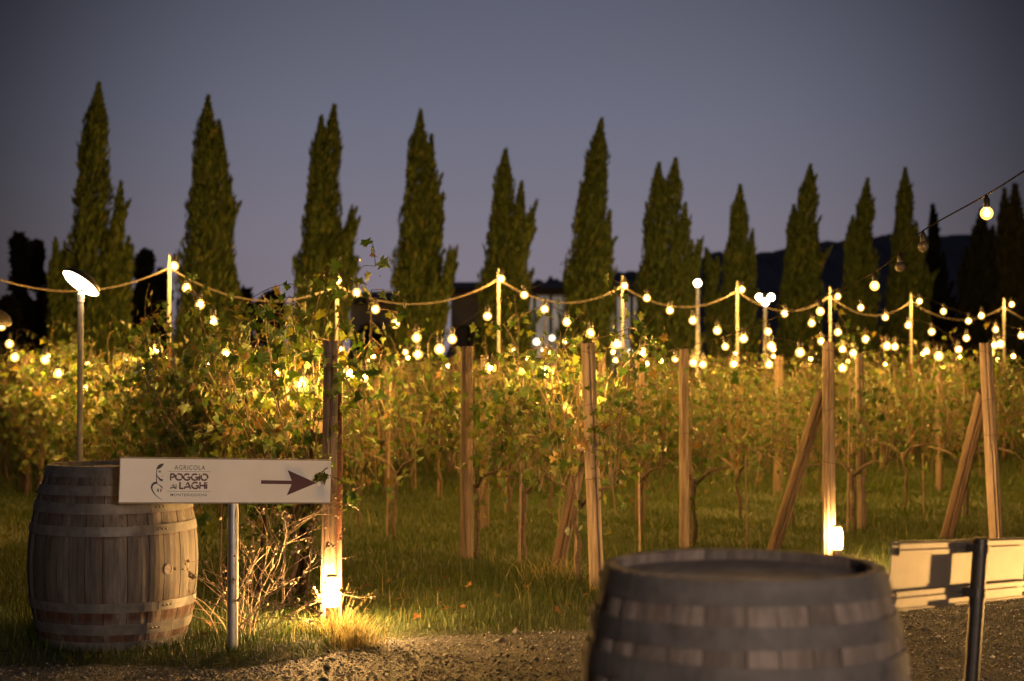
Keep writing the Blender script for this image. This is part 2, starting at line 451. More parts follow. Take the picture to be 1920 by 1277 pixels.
# ------------------------------------------------------------------ far buildings
def glass_mat(name, stops, s):
    m, nt, b = new_mat(name)
    n = noise(nt, mapped(nt, (1, 1, 1)), .9, 3)
    r = ramp(nt, n.outputs[0], stops)
    nt.links.new(r.outputs[0], b.inputs['Emission Color']); b.inputs['Emission Strength'].default_value = s
    b.inputs['Base Color'].default_value = (.05, .05, .06, 1); b.inputs['Roughness'].default_value = .1
    return m
M['litglass'] = glass_mat('lit_window_glass', [(.3, (.11, .085, .065)), (.7, (.27, .215, .165))], 1.0)
M['interior'] = emit('interior_lamp', (1, .85, .6), 3)
def building(px0, px1, pytop, d, depth, label, lit):
    x0, x1 = gx(px0, d), gx(px1, d)
    ztop = at(960, pytop, d).z
    cx, w = (x0 + x1) / 2, x1 - x0
    b = thing('farm_building', label, 'building', (cx, d, 0))
    MB().box((0, depth / 2 + .2, ztop / 2 - .15), (w, depth, ztop - .3)).build('wall', M['wall_grey'], b)
    rf = MB()
    rf.add([(-w / 2 - .5, -.6, ztop - .3), (w / 2 + .5, -.6, ztop - .3), (w / 2 + .5, depth + .6, ztop - .3), (-w / 2 - .5, depth + .6, ztop - .3),
            (-w / 2 - .5, depth / 2, ztop + .25), (w / 2 + .5, depth / 2, ztop + .25)],
           [(0, 1, 5, 4), (2, 3, 4, 5), (0, 4, 3), (1, 2, 5), (0, 3, 2, 1)])
    rf.build('roof', M['roof'], b)
    MB().box((0, -.62, ztop - .38), (w + 1, .12, .26)).build('gutter', M['mullion'], b)
    n = max(3, int(w / .62))
    if lit:
        for i in range(n):
            xx = -w / 2 + (i + .5) * w / n
            p = MB().box((xx, .14, ztop / 2 - .2), (w / n - .10, .06, ztop - .75)).build('window_pane', M['litglass'], b)
        for i in range(n + 1):
            MB().box((-w / 2 + i * w / n, .08, ztop / 2 - .2), (.11, .2, ztop - .6)).build('mullion', M['mullion'], b)
        MB().box((0, .05, 1.9), (w, .16, .14)).build('transom', M['mullion'], b)
        for k, (a, z, r) in enumerate(((.14, 2.6, .13), (.20, 2.3, .12), (.26, 2.75, .11), (.78, 2.5, .12), (.86, 2.2, .1))):
            MB().lathe([(r * math.sin(t), -r * math.cos(t)) for t in np.linspace(.05, 3.09, 7)], 10, None, (-w / 2 + a * w, -.05, z)).build('lamp_globe', M['interior'], b, True)
    else:
        for i in range(max(2, n // 3)):
            xx = -w / 2 + (i + .5) * w / max(2, n // 3)
            MB().box((xx, .17, ztop * .55), (.8, .1, 1.1)).build('window_frame', M['mullion'], b)
            MB().box((xx, .10, ztop * .55), (.62, .05, .95)).build('window_pane', M['roof'], b)
    return b
building(972, 1215, 529, 62, 9, 'winery hall with tall lit glass front behind the cypresses', True)
building(655, 770, 549, 66, 8, 'low dark grey farm building with small windows behind the cypresses', False)
building(845, 912, 531, 70, 7, 'narrow grey farm building beside the lit winery hall', False)

# ------------------------------------------------------------------ trees
def spray_crown(spires, n, rng, size, lean=.25):
    """many upright sprays filling slim leaning cones; spires: (bx,by,bz, tx,ty,tz, radius)"""
    vol = np.array([(s[5] - s[2]) * s[6] ** 1.2 for s in spires]); vol /= vol.sum()
    P, A, S = [], [], []
    for s, fr in zip(spires, vol):
        k = max(90, int(n * fr))
        t = rng.random(k) ** 1.15
        prof = np.where(t < .22, .80 + .9 * t, .998 * np.maximum(1 - (t - .22) / .78, 0) ** .58 * np.minimum(1, np.maximum(1 - (t - .22) / .78, 0) / .14 + .12) ** .4 + .008)
        bulge = 1 + .20 * np.sin(t * 23 + s[0] * 5) * np.sin(t * 9 + s[0] * 3)
        a = rng.uniform(0, 2 * math.pi, k)
        lump = 1 + .22 * np.sin(a * 5 + t * 18 + s[0]) + .12 * np.sin(a * 9 - t * 31)
        r = s[6] * prof * bulge * lump * np.sqrt(rng.uniform(.25, 1.0, k))
        b = np.array(s[:3]); e = np.array(s[3:6])
        tt = (t + .12 * t * (t - 1))[:, None]
        p = b + (e - b) * t[:, None]
        p[:, 0] = b[0] + (e[0] - b[0]) * t ** 2.1
        p[:, 0] += r * np.cos(a); p[:, 1] += r * np.sin(a)
        out = np.stack([np.cos(a), np.sin(a), np.zeros(k)], -1)
        ax = np.array([lean * .5, 0, 1.0]) + out * rng.uniform(.05, .55, (k, 1)) + rng.normal(0, .16, (k, 3))
        P.append(p); A.append(ax / np.linalg.norm(ax, axis=1, keepdims=True))
        S.append(size * rng.uniform(.55, 1.35, k) * (1 - .35 * t))
    P, A, S = np.concatenate(P), np.concatenate(A), np.concatenate(S)
    k = len(P)
    q = rng.normal(0, 1, (k, 3)); B = np.cross(A, q); B /= np.linalg.norm(B, axis=1, keepdims=True)
    W = S * rng.uniform(.16, .30, k)
    V = np.stack([P - A * (S * .45)[:, None], P + B * W[:, None] * .5, P + A * (S * .6)[:, None], P - B * W[:, None] * .5], 1).reshape(-1, 3)
    return V, np.arange(4 * k).reshape(-1, 4)
def cypress(spec, d, label, mat, n=15000, size=.34, group=None, name='cypress_tree', cat='tree', base_z=0.0, seed=0):
    """spec: list of (px_base, px_tip, py_tip, half_width_px, py_base)"""
    rng = np.random.default_rng(seed)
    cx = gx(spec[0][0], d)
    t = thing(name, label, cat, (cx, d, 0), 0, group)
    sp = []
    for k, (pb, ptip, ytip, hw, yb) in enumerate(spec):
        zt = at(960, ytip, d).z
        zb = max(.25, at(960, yb, d).z) if yb < 900 else .25
        oy = 0 if k == 0 else rng.uniform(-.3, .3)
        sp.append((gx(pb, d) - cx, oy, zb, gx(ptip, d) - cx, oy, zt, hw / F * d * 1.06))
    main = list(sp)
    for q in range(46):
        b = main[int(rng.integers(0, len(main)))]
        t0 = rng.uniform(.05, .86); a = rng.uniform(0, 6.28)
        rr = b[6] * (1 - t0) ** .6 * rng.uniform(.75, 1.08)
        x = b[0] + (b[3] - b[0]) * t0 ** 2.1 + rr * math.cos(a); y = b[1] + rr * math.sin(a); z = b[2] + (b[5] - b[2]) * t0
        hh = rng.uniform(.45, 1.3) * (1 - .4 * t0)
        sp.append((x, y, z, x + rng.uniform(-.02, .30) * hh + .12 * hh * math.cos(a), y, z + hh, rng.uniform(.06, .12)))
    V, Fc = spray_crown(sp, n, rng, size)
    c = link('crown', np_mesh('crown', V, Fc, mat), t); c['kind'] = 'stuff'
    top = sp[0]
    MB().tube([(0, 0, -.1), (0, 0, .8), (0, 0, top[5] * .5), (top[3] * .4, 0, top[5] * .85)], [.16, .13, .08, .02], 7).build('trunk', M['bark'], t)
    return t
cyp = [
 (32.0, [(165, 182, 160, 46, 999), (208, 228, 345, 24, 999), (222, 240, 448, 22, 999), (120, 108, 452, 22, 999)], 'tallest cypress with a lower side spire behind the disc lamp'),
 (33.0, [(375, 388, 183, 43, 999), (410, 406, 228, 34, 999), (425, 436, 500, 26, 999)], 'twin-tipped cypress behind the first string-light pole'),
 (34.2, [(592, 626, 200, 42, 999), (588, 602, 222, 36, 999), (630, 676, 412, 15, 560), (640, 672, 488, 15, 610)], 'cypress with hooked side branches behind the weathered post of the arrow sign'),
 (35.2, [(772, 788, 210, 40, 999), (790, 808, 255, 30, 999), (805, 818, 352, 22, 999), (815, 858, 498, 18, 640)], 'slender cypress left of the grey narrow building with stepped right side'),
 (36.4, [(932, 948, 283, 38, 999), (960, 978, 345, 27, 999), (965, 998, 432, 14, 520), (975, 985, 500, 16, 999)], 'short cypress with a forked side top beside the lit winery hall'),
 (37.4, [(1092, 1128, 226, 43, 999), (1105, 1127, 262, 30, 999), (1120, 1142, 400, 22, 999)], 'leaning cypress standing in front of the lit winery hall'),
 (38.6, [(1235, 1268, 300, 40, 999), (1222, 1236, 308, 34, 999), (1265, 1284, 385, 24, 999), (1280, 1308, 455, 22, 999)], 'broad cypress with two equal tips right of the winery hall'),
 (39.8, [(1375, 1389, 350, 32, 999), (1395, 1412, 442, 22, 999), (1345, 1322, 468, 18, 999)], 'small cypress with splayed low spires near the three-globe lamp'),
 (41.0, [(1498, 1521, 312, 36, 999), (1490, 1492, 385, 28, 999), (1515, 1535, 420, 22, 999)], 'smooth full cypress between the three-globe lamp and the hill summit'),
 (42.2, [(1605, 1628, 338, 31, 999), (1590, 1596, 410, 22, 999), (1625, 1642, 470, 18, 999)], 'narrow cypress in front of the hill shoulder'),
 (43.2, [(1692, 1699, 318, 31, 999), (1708, 1716, 420, 24, 999), (1720, 1738, 500, 18, 999)], 'pointed cypress in front of the hill summit beside the hanging cable'),
]
for k, (d, sp, lab) in enumerate(cyp):
    cypress(sp, d, lab, M['cypress'], 36000, .22, 'cypresses along the back of the vineyard', seed=20 + k)
dark = [
 (55, [(1752, 1750, 388, 18, 999), (1762, 1768, 480, 14, 999)], 'thin dark cypress behind the row end below the hanging cable'),
 (50, [(1832, 1842, 398, 34, 999), (1815, 1812, 470, 22, 999), (1855, 1866, 430, 20, 999)], 'dark cypress behind the single hanging bulb'),
 (47, [(1892, 1884, 360, 22, 999), (1908, 1906, 350, 30, 999), (1940, 1948, 330, 34, 999)], 'dark cluster-topped cypress at the end of the cypress line'),
]
for k, (d, sp, lab) in enumerate(dark):
    cypress(sp, d, lab, M['darktree'], 13000, .42, 'dark cypresses beyond the line', seed=60 + k)

def round_tree(px, py, hw, d, label, seed, slim=1.0, n=6000):
    rng = np.random.default_rng(seed)
    zt = at(960, py, d).z; r = hw / F * d
    t = thing('poplar_tree' if slim > 1.5 else 'broadleaf_tree', label, 'tree', (gx(px, d), d, 0))
    nb = 26
    cz = rng.uniform(.22, .9, nb) * zt; ca = rng.uniform(0, 6.28, nb)
    env = np.sqrt(np.clip(1 - ((cz / zt - .5) / .52) ** 2, .05, 1))
    cr = rng.uniform(.15, .75, nb) * r * env
    c = np.stack([cr * np.cos(ca), cr * np.sin(ca), cz], -1)
    w = rng.integers(0, nb, n)
    g = rng.normal(0, 1, (n, 3)); g /= np.linalg.norm(g, axis=1, keepdims=True)
    rad = r * (.42 if slim > 1.5 else .36) * rng.random(n) ** .4
    p = c[w] + g * rad[:, None] * np.array([1, 1, 1.9 if slim > 1.5 else 1])
    p[:, 2] = np.clip(p[:, 2], .3, zt)
    A = rng.normal(0, 1, (n, 3)) + np.array([0, 0, .8]); A /= np.linalg.norm(A, axis=1, keepdims=True)
    B = np.cross(A, rng.normal(0, 1, (n, 3))); B /= np.linalg.norm(B, axis=1, keepdims=True)
    s = rng.uniform(.12, .3, n)[:, None]
    V = np.stack([p - A * s, p + B * s * .5, p + A * s, p - B * s * .5], 1).reshape(-1, 3)
    cw = link('crown', np_mesh('crown', V, np.arange(4 * n).reshape(-1, 4), M['darktree']), t); cw['kind'] = 'stuff'
    MB().tube([(0, 0, -.1), (0, 0, zt * .4), (.1, 0, zt * .8)], [.2, .13, .04], 7).build('trunk', M['bark'], t)
round_tree(33, 420, 24, 52, 'dark round-topped poplar left of the tallest cypress, taller of the pair', 81, 2)
round_tree(70, 432, 17, 53, 'dark round-topped poplar left of the tallest cypress, slimmer of the pair', 82, 2)
round_tree(272, 452, 30, 54, 'dark bushy poplar between the tallest and the twin-tipped cypress', 83, 2)
round_tree(304, 470, 16, 55, 'dark narrow poplar close against the twin-tipped cypress', 84, 2)
round_tree(110, 455, 22, 50, 'dark poplar tucked behind the tallest cypress', 85, 2)
round_tree(12, 540, 26, 45, 'low dark tree below the pair of poplars', 86)
round_tree(452, 515, 26, 58, 'low dark tree just right of the twin-tipped cypress', 87)
round_tree(505, 532, 40, 60, 'low spreading dark tree between twin-tipped and hooked cypress', 88)
round_tree(700, 600, 34, 50, 'small dark shrubby tree in front of the low grey building', 89)

# ------------------------------------------------------------------ vineyard rows
U = Vector((-.42, .907, 0)).normalized()             # direction of the rows
ROWZ = math.atan2(U.y, U.x)
ENDS = [Vector((gx(616, 8.25), 8.25, 0)), Vector((gx(1120, 9.88), 9.88, 0)), Vector((gx(1553, 10.9), 10.9, 0)), Vector((gx(1868, 11.9), 11.9, 0))]
STEP = Vector((1.52, 1.16, 0))
while len(ENDS) < 13:
    ENDS.append(ENDS[-1] + STEP)
def on_row(i, t):
    return ENDS[i] + U * t
def px_of(p):
    return 960 + p.x / p.y * F

def leaf_shape(seed):
    """five-lobed vine leaf in the xy-plane, stalk at the origin, length about 1"""
    r = random.Random(seed)
    pts = [(0, 0), (.22, -.16), (.50, -.04), (.30, .18), (.64, .42), (.36, .46), (.20, .58), (0, 1.05), (-.22, .60), (-.36, .45), (-.64, .40), (-.30, .18), (-.50, -.06), (-.22, -.16)]
    P = [Vector((x * r.uniform(.88, 1.12), y * r.uniform(.92, 1.08), 0)) for x, y in pts]
    for p in P:
        p.z = .22 * abs(p.x) - .22 * p.y ** 2 + r.uniform(-.05, .05)
    P.append(Vector((0, .33, -.05)))
    c = len(P) - 1
    return P, [(c, k, (k + 1) % c) for k in range(c)]
LEAVES = [leaf_shape(k) for k in range(4)]
LEAF_MESH = [MB().add(*l).mesh('leaf', M['leaf1']) for l in LEAVES]
FALL_MESH = [MB().add(*l).mesh('fallen_leaf', M['fallen']) for l in LEAVES]
LV = np.array([[tuple(p) for p in l[0]] for l in LEAVES]); LF = np.array(LEAVES[0][1])

def leaf_frames(pos, rng, up=.5):
    n = len(pos)
    nrm = rng.normal(0, 1, (n, 3)); nrm[:, 2] = np.abs(nrm[:, 2]) * up + .15
    nrm /= np.linalg.norm(nrm, axis=1, keepdims=True)
    y = rng.normal(0, 1, (n, 3)); y[:, 2] -= .6
    y -= nrm * (y * nrm).sum(1, keepdims=True); y /= np.linalg.norm(y, axis=1, keepdims=True)
    x = np.cross(y, nrm)
    return np.stack([x, y, nrm], -1)              # columns
def leaves_mesh(pos, R, s, rng, mat):
    n = len(pos)
    T = LV[rng.integers(0, 4, n)]
    V = np.einsum('nij,nkj->nki', R, T * s[:, None, None]) + pos[:, None]
    k = LV.shape[1]
    Fc = (LF[None] + k * np.arange(n)[:, None, None]).reshape(-1, 3)
    return np_mesh('foliage', V.reshape(-1, 3), Fc, mat)

def vine_parts(seed, n_canes, top, dense, smin, smax, spread=.13, width=.52, low=.55):
    """trunk, canes and leaf positions of one vine; x runs along the row"""
    rng = np.random.default_rng(seed)
    r = random.Random(seed)
    tr = MB()
    pts, rad = [], []
    x = y = 0
    for k in range(9):
        z = k / 8 * .58
        pts.append((x, y, z - .04)); rad.append((.016 if k < 7 else .021) * r.uniform(.7, 1.4))
        x += r.uniform(-.022, .022); y += r.uniform(-.018, .018)
    tr.tube(pts, rad, 7)
    hx, hy = x, y
    for sgn in (-1, 1):
        tr.tube([(hx, hy, .50), (hx + sgn * .16, hy + r.uniform(-.03, .03), .60), (hx + sgn * width * .95, r.uniform(-.03, .03), .66 + r.uniform(-.03, .03))], [.017, .013, .008], 6)
    cn = MB()
    pos = []
    for k in range(n_canes):
        sx = r.uniform(-width, width)
        p = Vector((sx, r.uniform(-.03, .03), .64 if r.random() < .45 else r.uniform(.34, 1.0)))
        dc = dense * r.choice((.2, .5, .8, 1.0, 1.15))
        d = Vector((r.uniform(-.35, .35), r.uniform(-spread * 2, spread * 2), 1)).normalized()
        L = max(.25, (top - p.z) * (r.uniform(.45, 1.05) if r.random() < .8 else r.uniform(1.1, 1.55)))
        m = max(5, int(L / .085))
        cp = [p.copy()]
        for j in range(m):
            d = (d + Vector((r.uniform(-.22, .22), r.uniform(-.2, .2), -.02 if p.z < top * (1.24 if k % 7 == 0 else 1.0 if k % 3 == 0 else .84) else -.5))).normalized()
            d.y -= p.y * .25
            p = p + d * .085
            cp.append(p.copy())
            for q in range(1 if r.random() < .8 else 2):
                if r.random() < dc:
                    pos.append(p + Vector((r.uniform(-.09, .09), r.uniform(-.09, .09), r.uniform(-.06, .05))))
            if r.random() < .30 * dc:               # lateral shoot
                q = p.copy(); dd = Vector((r.uniform(-1, 1), r.uniform(-.8, .8), r.uniform(-.4, .6))).normalized()
                lp = [q.copy()]
                for _ in range(r.randint(2, 5)):
                    q = q + dd * .06; dd = (dd + Vector((0, 0, -.18))).normalized(); lp.append(q.copy())
                    pos.append(q + Vector((r.uniform(-.04, .04), r.uniform(-.04, .04), -.02)))
                cn.tube(lp, .0022, 3, False)
        cn.tube(cp, [.0048 * (1 - .6 * j / m) for j in range(m + 1)], 4, False)
    for _ in range(int(n_canes * 1.2)):                # a few leaves low on the trunk
        if r.random() < dense:
            pos.append(Vector((r.uniform(-.2, .2), r.uniform(-.12, .12), r.uniform(low - .25, .9))))
    pos = np.array([tuple(p) for p in pos])
    s = rng.uniform(smin, smax, len(pos)) * np.where(rng.random(len(pos)) < .3, .6, 1)
    return tr, cn, pos, leaf_frames(pos, rng), s, rng

def make_variant(seed, far, **kw):
    tr, cn, pos, R, s, rng = vine_parts(seed, **kw)
    sk = MB().tube([(.05, .02, -.02), (.05 + random.Random(seed).uniform(-.03, .03), .0, 1.25)], [.0085, .008], 6)
    return dict(trunk=tr.mesh('trunk', M['bark'], True), canes=cn.mesh('canes', M['cane']), foliage=leaves_mesh(pos, R, s, rng, M['leaf_far' if far else 'leaf']), stake=sk.mesh('stake', M['stake']))
VAR_D = [make_variant(100 + k, False, n_canes=42, top=1.62, dense=.95, smin=.032, smax=.072, spread=.22) for k in range(4)]
VAR_M = [make_variant(200 + k, False, n_canes=30, top=1.58, dense=.76, smin=.028, smax=.062, spread=.17) for k in range(5)]
VAR_F = [make_variant(300 + k, True, n_canes=32, top=1.60, dense=.78, smin=.028, smax=.062, spread=.19) for k in range(6)]

ROWNAME = ['post behind the arrow sign', 'bare leaning post left of the near barrel', 'lamp-lit split post behind the near barrel', 'thick post above the metal sign back']
ORD = 'first second third fourth fifth sixth seventh eighth ninth tenth eleventh twelfth thirteenth fourteenth fifteenth sixteenth seventeenth eighteenth nineteenth twentieth twenty-first twenty-second twenty-third twenty-fourth twenty-fifth twenty-sixth twenty-seventh twenty-eighth twenty-ninth thirtieth'.split()
FIRSTN = [4, 3, 1, 1]
def vine(i, t, var, label, group, jitter=True):
    r = random.Random(i * 1000 + int(t * 100))
    p = on_row(i, t) + Vector((r.uniform(-.03, .03), r.uniform(-.03, .03), 0))
    o = thing('grapevine', label, 'vine', (p.x, p.y, float(gh(p.x, p.y))), ROWZ + (math.pi if r.random() < .5 else 0) + r.uniform(-.06, .06), group)
    o.scale = (r.uniform(.85, 1.05), r.uniform(.8, 1.2), r.uniform(.86, 1.08))
    for k in ('trunk', 'canes', 'foliage', 'stake'):
        if k == 'stake' and r.random() < .6: continue
        c = link(k, var[k], o)
        if k == 'foliage': c['kind'] = 'stuff'
    return o

def near_vine(i, t, seed, label, n_single, **kw):
    """a vine of its own whose biggest outer leaves are single objects"""
    tr, cn, pos, R, s, rng = vine_parts(seed, **kw)
    p = on_row(i, t)
    o = thing('grapevine', label, 'vine', (p.x, p.y, float(gh(p.x, p.y))), ROWZ)
    tr.build('trunk', M['bark'], o, True); cn.build('canes', M['cane'], o)
    toward = Vector((math.sin(ROWZ) * -1, math.cos(ROWZ) * -1, 0))
    camdir = Matrix.Rotation(-ROWZ, 3, 'Z') @ Vector((-p.x, -p.y, 0)).normalized()
    score = pos @ np.array(camdir) * 3 + s * 18 + rng.random(len(s)) * .3
    order = np.argsort(-score)
    one, rest = order[:n_single], order[n_single:]
    c = link('foliage', leaves_mesh(pos[rest], R[rest], s[rest], rng, M['leaf']), o); c['kind'] = 'stuff'
    for k in one:
        lf = link('leaf', LEAF_MESH[int(rng.integers(0, 4))], o)
        lf.matrix_local = Matrix.Translation(pos[k]) @ Matrix(R[k].tolist()).to_4x4() @ Matrix.Scale(float(s[k]) * 1.08, 4)
    MB().tube([(.05, .02, -.02), (.03, 0, 1.3)], [.009, .008], 6).build('stake', M['stake'], o)
    return o
dk = dict(n_canes=50, top=1.62, dense=.97, smin=.030, smax=.072, spread=.20)
first_vine = near_vine(0, .68, 7, 'dense bushy grapevine with tall shoots against the post behind the arrow sign', 150, **{**dk, 'top': 1.80, 'n_canes': 50, 'width': .44})
near_vine(0, 1.32, 8, 'second dense grapevine from the post behind the arrow sign', 130, **{**dk, 'top': 1.66})
near_vine(0, 2.06, 9, 'third dense grapevine from the post behind the arrow sign', 110, **dk)
near_vine(0, 2.80, 10, 'fourth dense grapevine from the post behind the arrow sign', 90, **dk)
mk = dict(n_canes=34, top=1.55, dense=.85, smin=.030, smax=.070, spread=.18)
near_vine(1, .22, 11, 'grapevine with twisted trunk against the leaning bare post left of the near barrel', 110, **{**mk, 'top': 1.66})
near_vine(1, 1.05, 12, 'second grapevine from the leaning bare post left of the near barrel', 100, **mk)
near_vine(1, 1.85, 13, 'third grapevine from the leaning bare post left of the near barrel', 80, **mk)
near_vine(2, 1.75, 14, 'grapevine beside the lamp-lit post behind the near barrel', 70, **{**mk, 'n_canes': 24})
near_vine(3, 1.75, 15, 'grapevine beside the braced post above the metal sign back', 70, **{**mk, 'n_canes': 24})
START = [3.6, 2.7, 2.6, 2.6]
for i in range(len(ENDS)):
    t = START[i] if i < 4 else .4
    lab0 = None if i < 4 else 'autumn-leaved grapevine in the farther rows under the string lights'
    grp = ('vines of the row starting at the ' + ROWNAME[i]) if i < 4 else 'vines of the farther rows'
    k = 0
    while t < 23:
        p = on_row(i, t); q = px_of(p)
        if -90 < q < 2010 and p.y < 31 and not (i > 0 and random.Random(i * 31 + k * 7).random() < .13):
            V = VAR_D if i == 0 else (VAR_M if i < 3 and t < 6 else VAR_F)
            lab = lab0 or f'{ORD[FIRSTN[i] + k]} grapevine along its row from the {ROWNAME[i]}'
            vine(i, t, V[random.Random(i * 77 + k * 13).randrange(len(V))], lab, grp)
        t += .86 if i < 5 else .98; k += 1

# tall stray shoots above the canopy and the sprig hanging over the sign
def shoot(parent_vine, pts, leaf_sizes, seed):
    rng = np.random.default_rng(seed)
    inv = parent_vine.matrix_basis.inverted()
    P = [inv @ Vector(p) for p in pts]
    fine = []
    for a, b in zip(P[:-1], P[1:]):
        for k in range(3): fine.append(a.lerp(b, k / 3) + Vector(rng.normal(0, .004, 3)))
    fine.append(P[-1])
    MB().tube(fine, [.004 * (1 - .6 * k / len(fine)) for k in range(len(fine))], 5, False).build('shoot', M['cane'], parent_vine)
    for k, s in enumerate(leaf_sizes):
        q = fine[min(len(fine) - 1, int((k + .6) / len(leaf_sizes) * len(fine)))] + Vector(rng.normal(0, .02, 3))
        R = leaf_frames(np.zeros((1, 3)), rng, .6)[0]
        lf = link('leaf', LEAF_MESH[k % 4], parent_vine)
        lf.matrix_local = Matrix.Translation(q) @ Matrix(R.tolist()).to_4x4() @ Matrix.Scale(s, 4)
d1 = 8.5
shoot(first_vine, [at(560, 640, d1), at(548, 590, d1), at(552, 545, d1), at(575, 520, d1), at(592, 528, d1)], [.05, .06, .05, .06, .055, .05, .045, .04], 1)
shoot(first_vine, [at(620, 700, 8.35), at(640, 640, 8.35), at(665, 620, 8.3), at(678, 640, 8.3)], [.07, .08, .07, .085, .08, .06, .07], 2)
shoot(first_vine, [at(520, 650, 8.7), at(500, 610, 8.7), at(490, 575, 8.7)], [.05, .05, .06, .05, .04], 3)
shoot(first_vine, [at(640, 700, 8.3), at(668, 740, 8.2), at(690, 690, 8.2)], [.06, .06, .05, .06], 4)
shoot(first_vine, [at(612, 800, 8.1), at(614, 860, 7.9), at(614, 876, 7.70), at(606, 882, 7.62), at(598, 890, 7.60)], [.05, .05, .045, .04, .05, .045, .05, .04, .045], 5)
shoot(first_vine, [at(610, 870, 7.9), at(622, 892, 7.68), at(645, 905, 7.66), at(660, 922, 7.66), at(668, 935, 7.66)], [.05, .045, .04, .03, .06, .065, .05], 6)
shoot(first_vine, [at(640, 780, 8.2), at(655, 760, 8.1), at(668, 745, 8.1)], [.06, .05, .06, .06], 7)
second = [o for o in COL.objects if o.name.startswith('grapevine') and 'leaning bare post' in o.get('label', '')][0]
shoot(second, [at(1052, 660, 9.9), at(1062, 620, 9.9), at(1080, 598, 9.8), at(1098, 582, 9.8)], [.04, .05, .04, .045, .05], 8)
shoot(second, [at(1020, 650, 9.9), at(1022, 600, 9.9), at(1040, 575, 9.9)], [.05, .04, .06, .05], 9)
shoot(second, [at(1080, 650, 9.9), at(1140, 628, 9.8), at(1185, 612, 9.8), at(1200, 605, 9.8)], [.04, .035, .05, .07, .075, .07], 10)
shoot(second, [at(1110, 800, 9.7), at(1135, 790, 9.6), at(1140, 840, 9.6)], [.05, .06, .05, .06], 11)
shoot(second, [at(1100, 900, 9.8), at(1150, 890, 9.7), at(1172, 935, 9.7)], [.04, .05, .06, .05], 12)

# ------------------------------------------------------------------ posts, braces, wires
def post_mesh(h, r, seed, mat, lean=(0, 0), crack=(4.4, 4.9)):
    rg = random.Random(seed); n = 24; m = 14
    mb = MB(); vs = []
    ph = [rg.uniform(0, 6.28) for _ in range(4)]
    for j in range(m + 1):
        z = h * j / m
        for k in range(n):
            a = 2 * math.pi * k / n
            rr = r * (1.06 - .10 * j / m) * (1 + .045 * math.sin(a * 2 + ph[0] + z * .8) + .03 * math.sin(a * 3 + ph[1] - z * 2.1) + .02 * math.sin(z * 9 + ph[2]))
            for q, c in enumerate(crack):
                cc = c + .06 * math.sin(z * 3 + q + ph[3])
                da = abs((a - cc + math.pi) % (2 * math.pi) - math.pi)
                if da < .13: rr *= .72 if q == 0 else .86
            vs.append((rr * math.cos(a) + lean[0] * z / h, rr * math.sin(a) + lean[1] * z / h, z + (rg.uniform(-.006, .006) if j == m else 0)))
    fs = [(j * n + k, j * n + (k + 1) % n, (j + 1) * n + (k + 1) % n, (j + 1) * n + k) for j in range(m) for k in range(n)]
    fs.append(tuple(m * n + k for k in range(n)))
    mb.add(vs, fs)
    return mb.mesh('timber', mat)
def wire_ring(parent, z, r, lean, h, tail=True):
    c = Vector((lean[0] * z / h, lean[1] * z / h, z))
    pts = [c + Vector((r * math.cos(a), r * math.sin(a), .012 * math.sin(a * 1 + z * 7))) for a in np.linspace(0, 2 * math.pi, 18)]
    MB().tube(pts, .0022, 4, False).build('wire_tie', M['wire'], parent)
def end_post(base, h, r, lean, label, seed, ties, crack):
    t = thing('vine_post', label, 'post', (base.x, base.y, -.05))
    link('timber', post_mesh(h + .05, r, seed, M['post'], lean, crack), t)
    for z in ties: wire_ring(t, z + .05, r * 1.07, lean, h)
    return t
topz = lambda py, d: at(960, py, d).z
e0, e1, e2, e3 = ENDS[:4]
end_post(e0, topz(640, e0.y), .037, (.012, 0), 'weathered end post with wire ties behind the arrow sign, lit by a bollard lamp', 1, (1.44, 1.12, .74), (4.9, 3.9))
end_post(e1, topz(643, e1.y), .043, (gx(1102, e1.y) - e1.x, 0), 'bare leaning end post with wire ties just left of the near barrel', 2, (1.47, 1.15, .88), (5.15, 4.1))
end_post(e2, topz(641, e2.y), .040, (0, 0), 'straight split end post rising behind the near barrel beside a glowing bollard', 3, (1.5, 1.1, .75), (4.75, 4.0))
end_post(e3, topz(644, e3.y), .046, (gx(1848, e3.y) - e3.x, 0), 'thick leaning end post above the metal sign back', 4, (1.5, 1.15, .9), (4.6, 5.3))
def brace(px0, py0, d0, px1, py1, d1, r, label, seed):
    a, b = at(px0, py0, d0), at(px1, py1, d1)
    a.z = -.04
    L = (b - a).length
    o = link('brace_post', post_mesh(L, r, seed, M['brace']))
    o.location = a; o.rotation_mode = 'QUATERNION'
    o.rotation_quaternion = (b - a).to_track_quat('Z', 'Y')
    tag(o, label, 'brace')
brace(560, 1112, 9.75, 596, 800, 8.50, .045, 'thick slanting brace leaning on the post behind the arrow sign', 11)
brace(1038, 1085, 10.5, 1092, 840, 10.05, .042, 'pale slanting brace leaning on the bare post left of the near barrel', 12)
brace(1443, 1040, 11.9, 1543, 735, 11.03, .043, 'long dark slanting brace leaning on the lamp-lit split post', 13)
brace(1772, 1010, 13.0, 1845, 735, 12.05, .050, 'rough slanting brace leaning on the thick post above the sign back', 14)
mids = [(875, 1052, 650, 0, 'rough grey post inside the row left of the bare leaning post', .044), (1283, 1031, 655, 0, 'straight row post seen left of the lamp-lit split post', .036), (1617, 990, 662, -4, 'tall bare row post right of the lamp-lit split post', .040),
        (225, 985, 662, 0, 'half hidden grey row post among the leaves near the disc lamp', .042), (1458, 930, 668, 3, 'distant row post between the long dark brace and the rows', .045), (1200, 985, 668, 0, 'distant row post right of the bare leaning post', .040), (908, 990, 668, 2, 'distant row post just behind the rough grey post', .04), (728, 930, 668, 0, 'distant row post right of the weathered post of the sign', .05)]
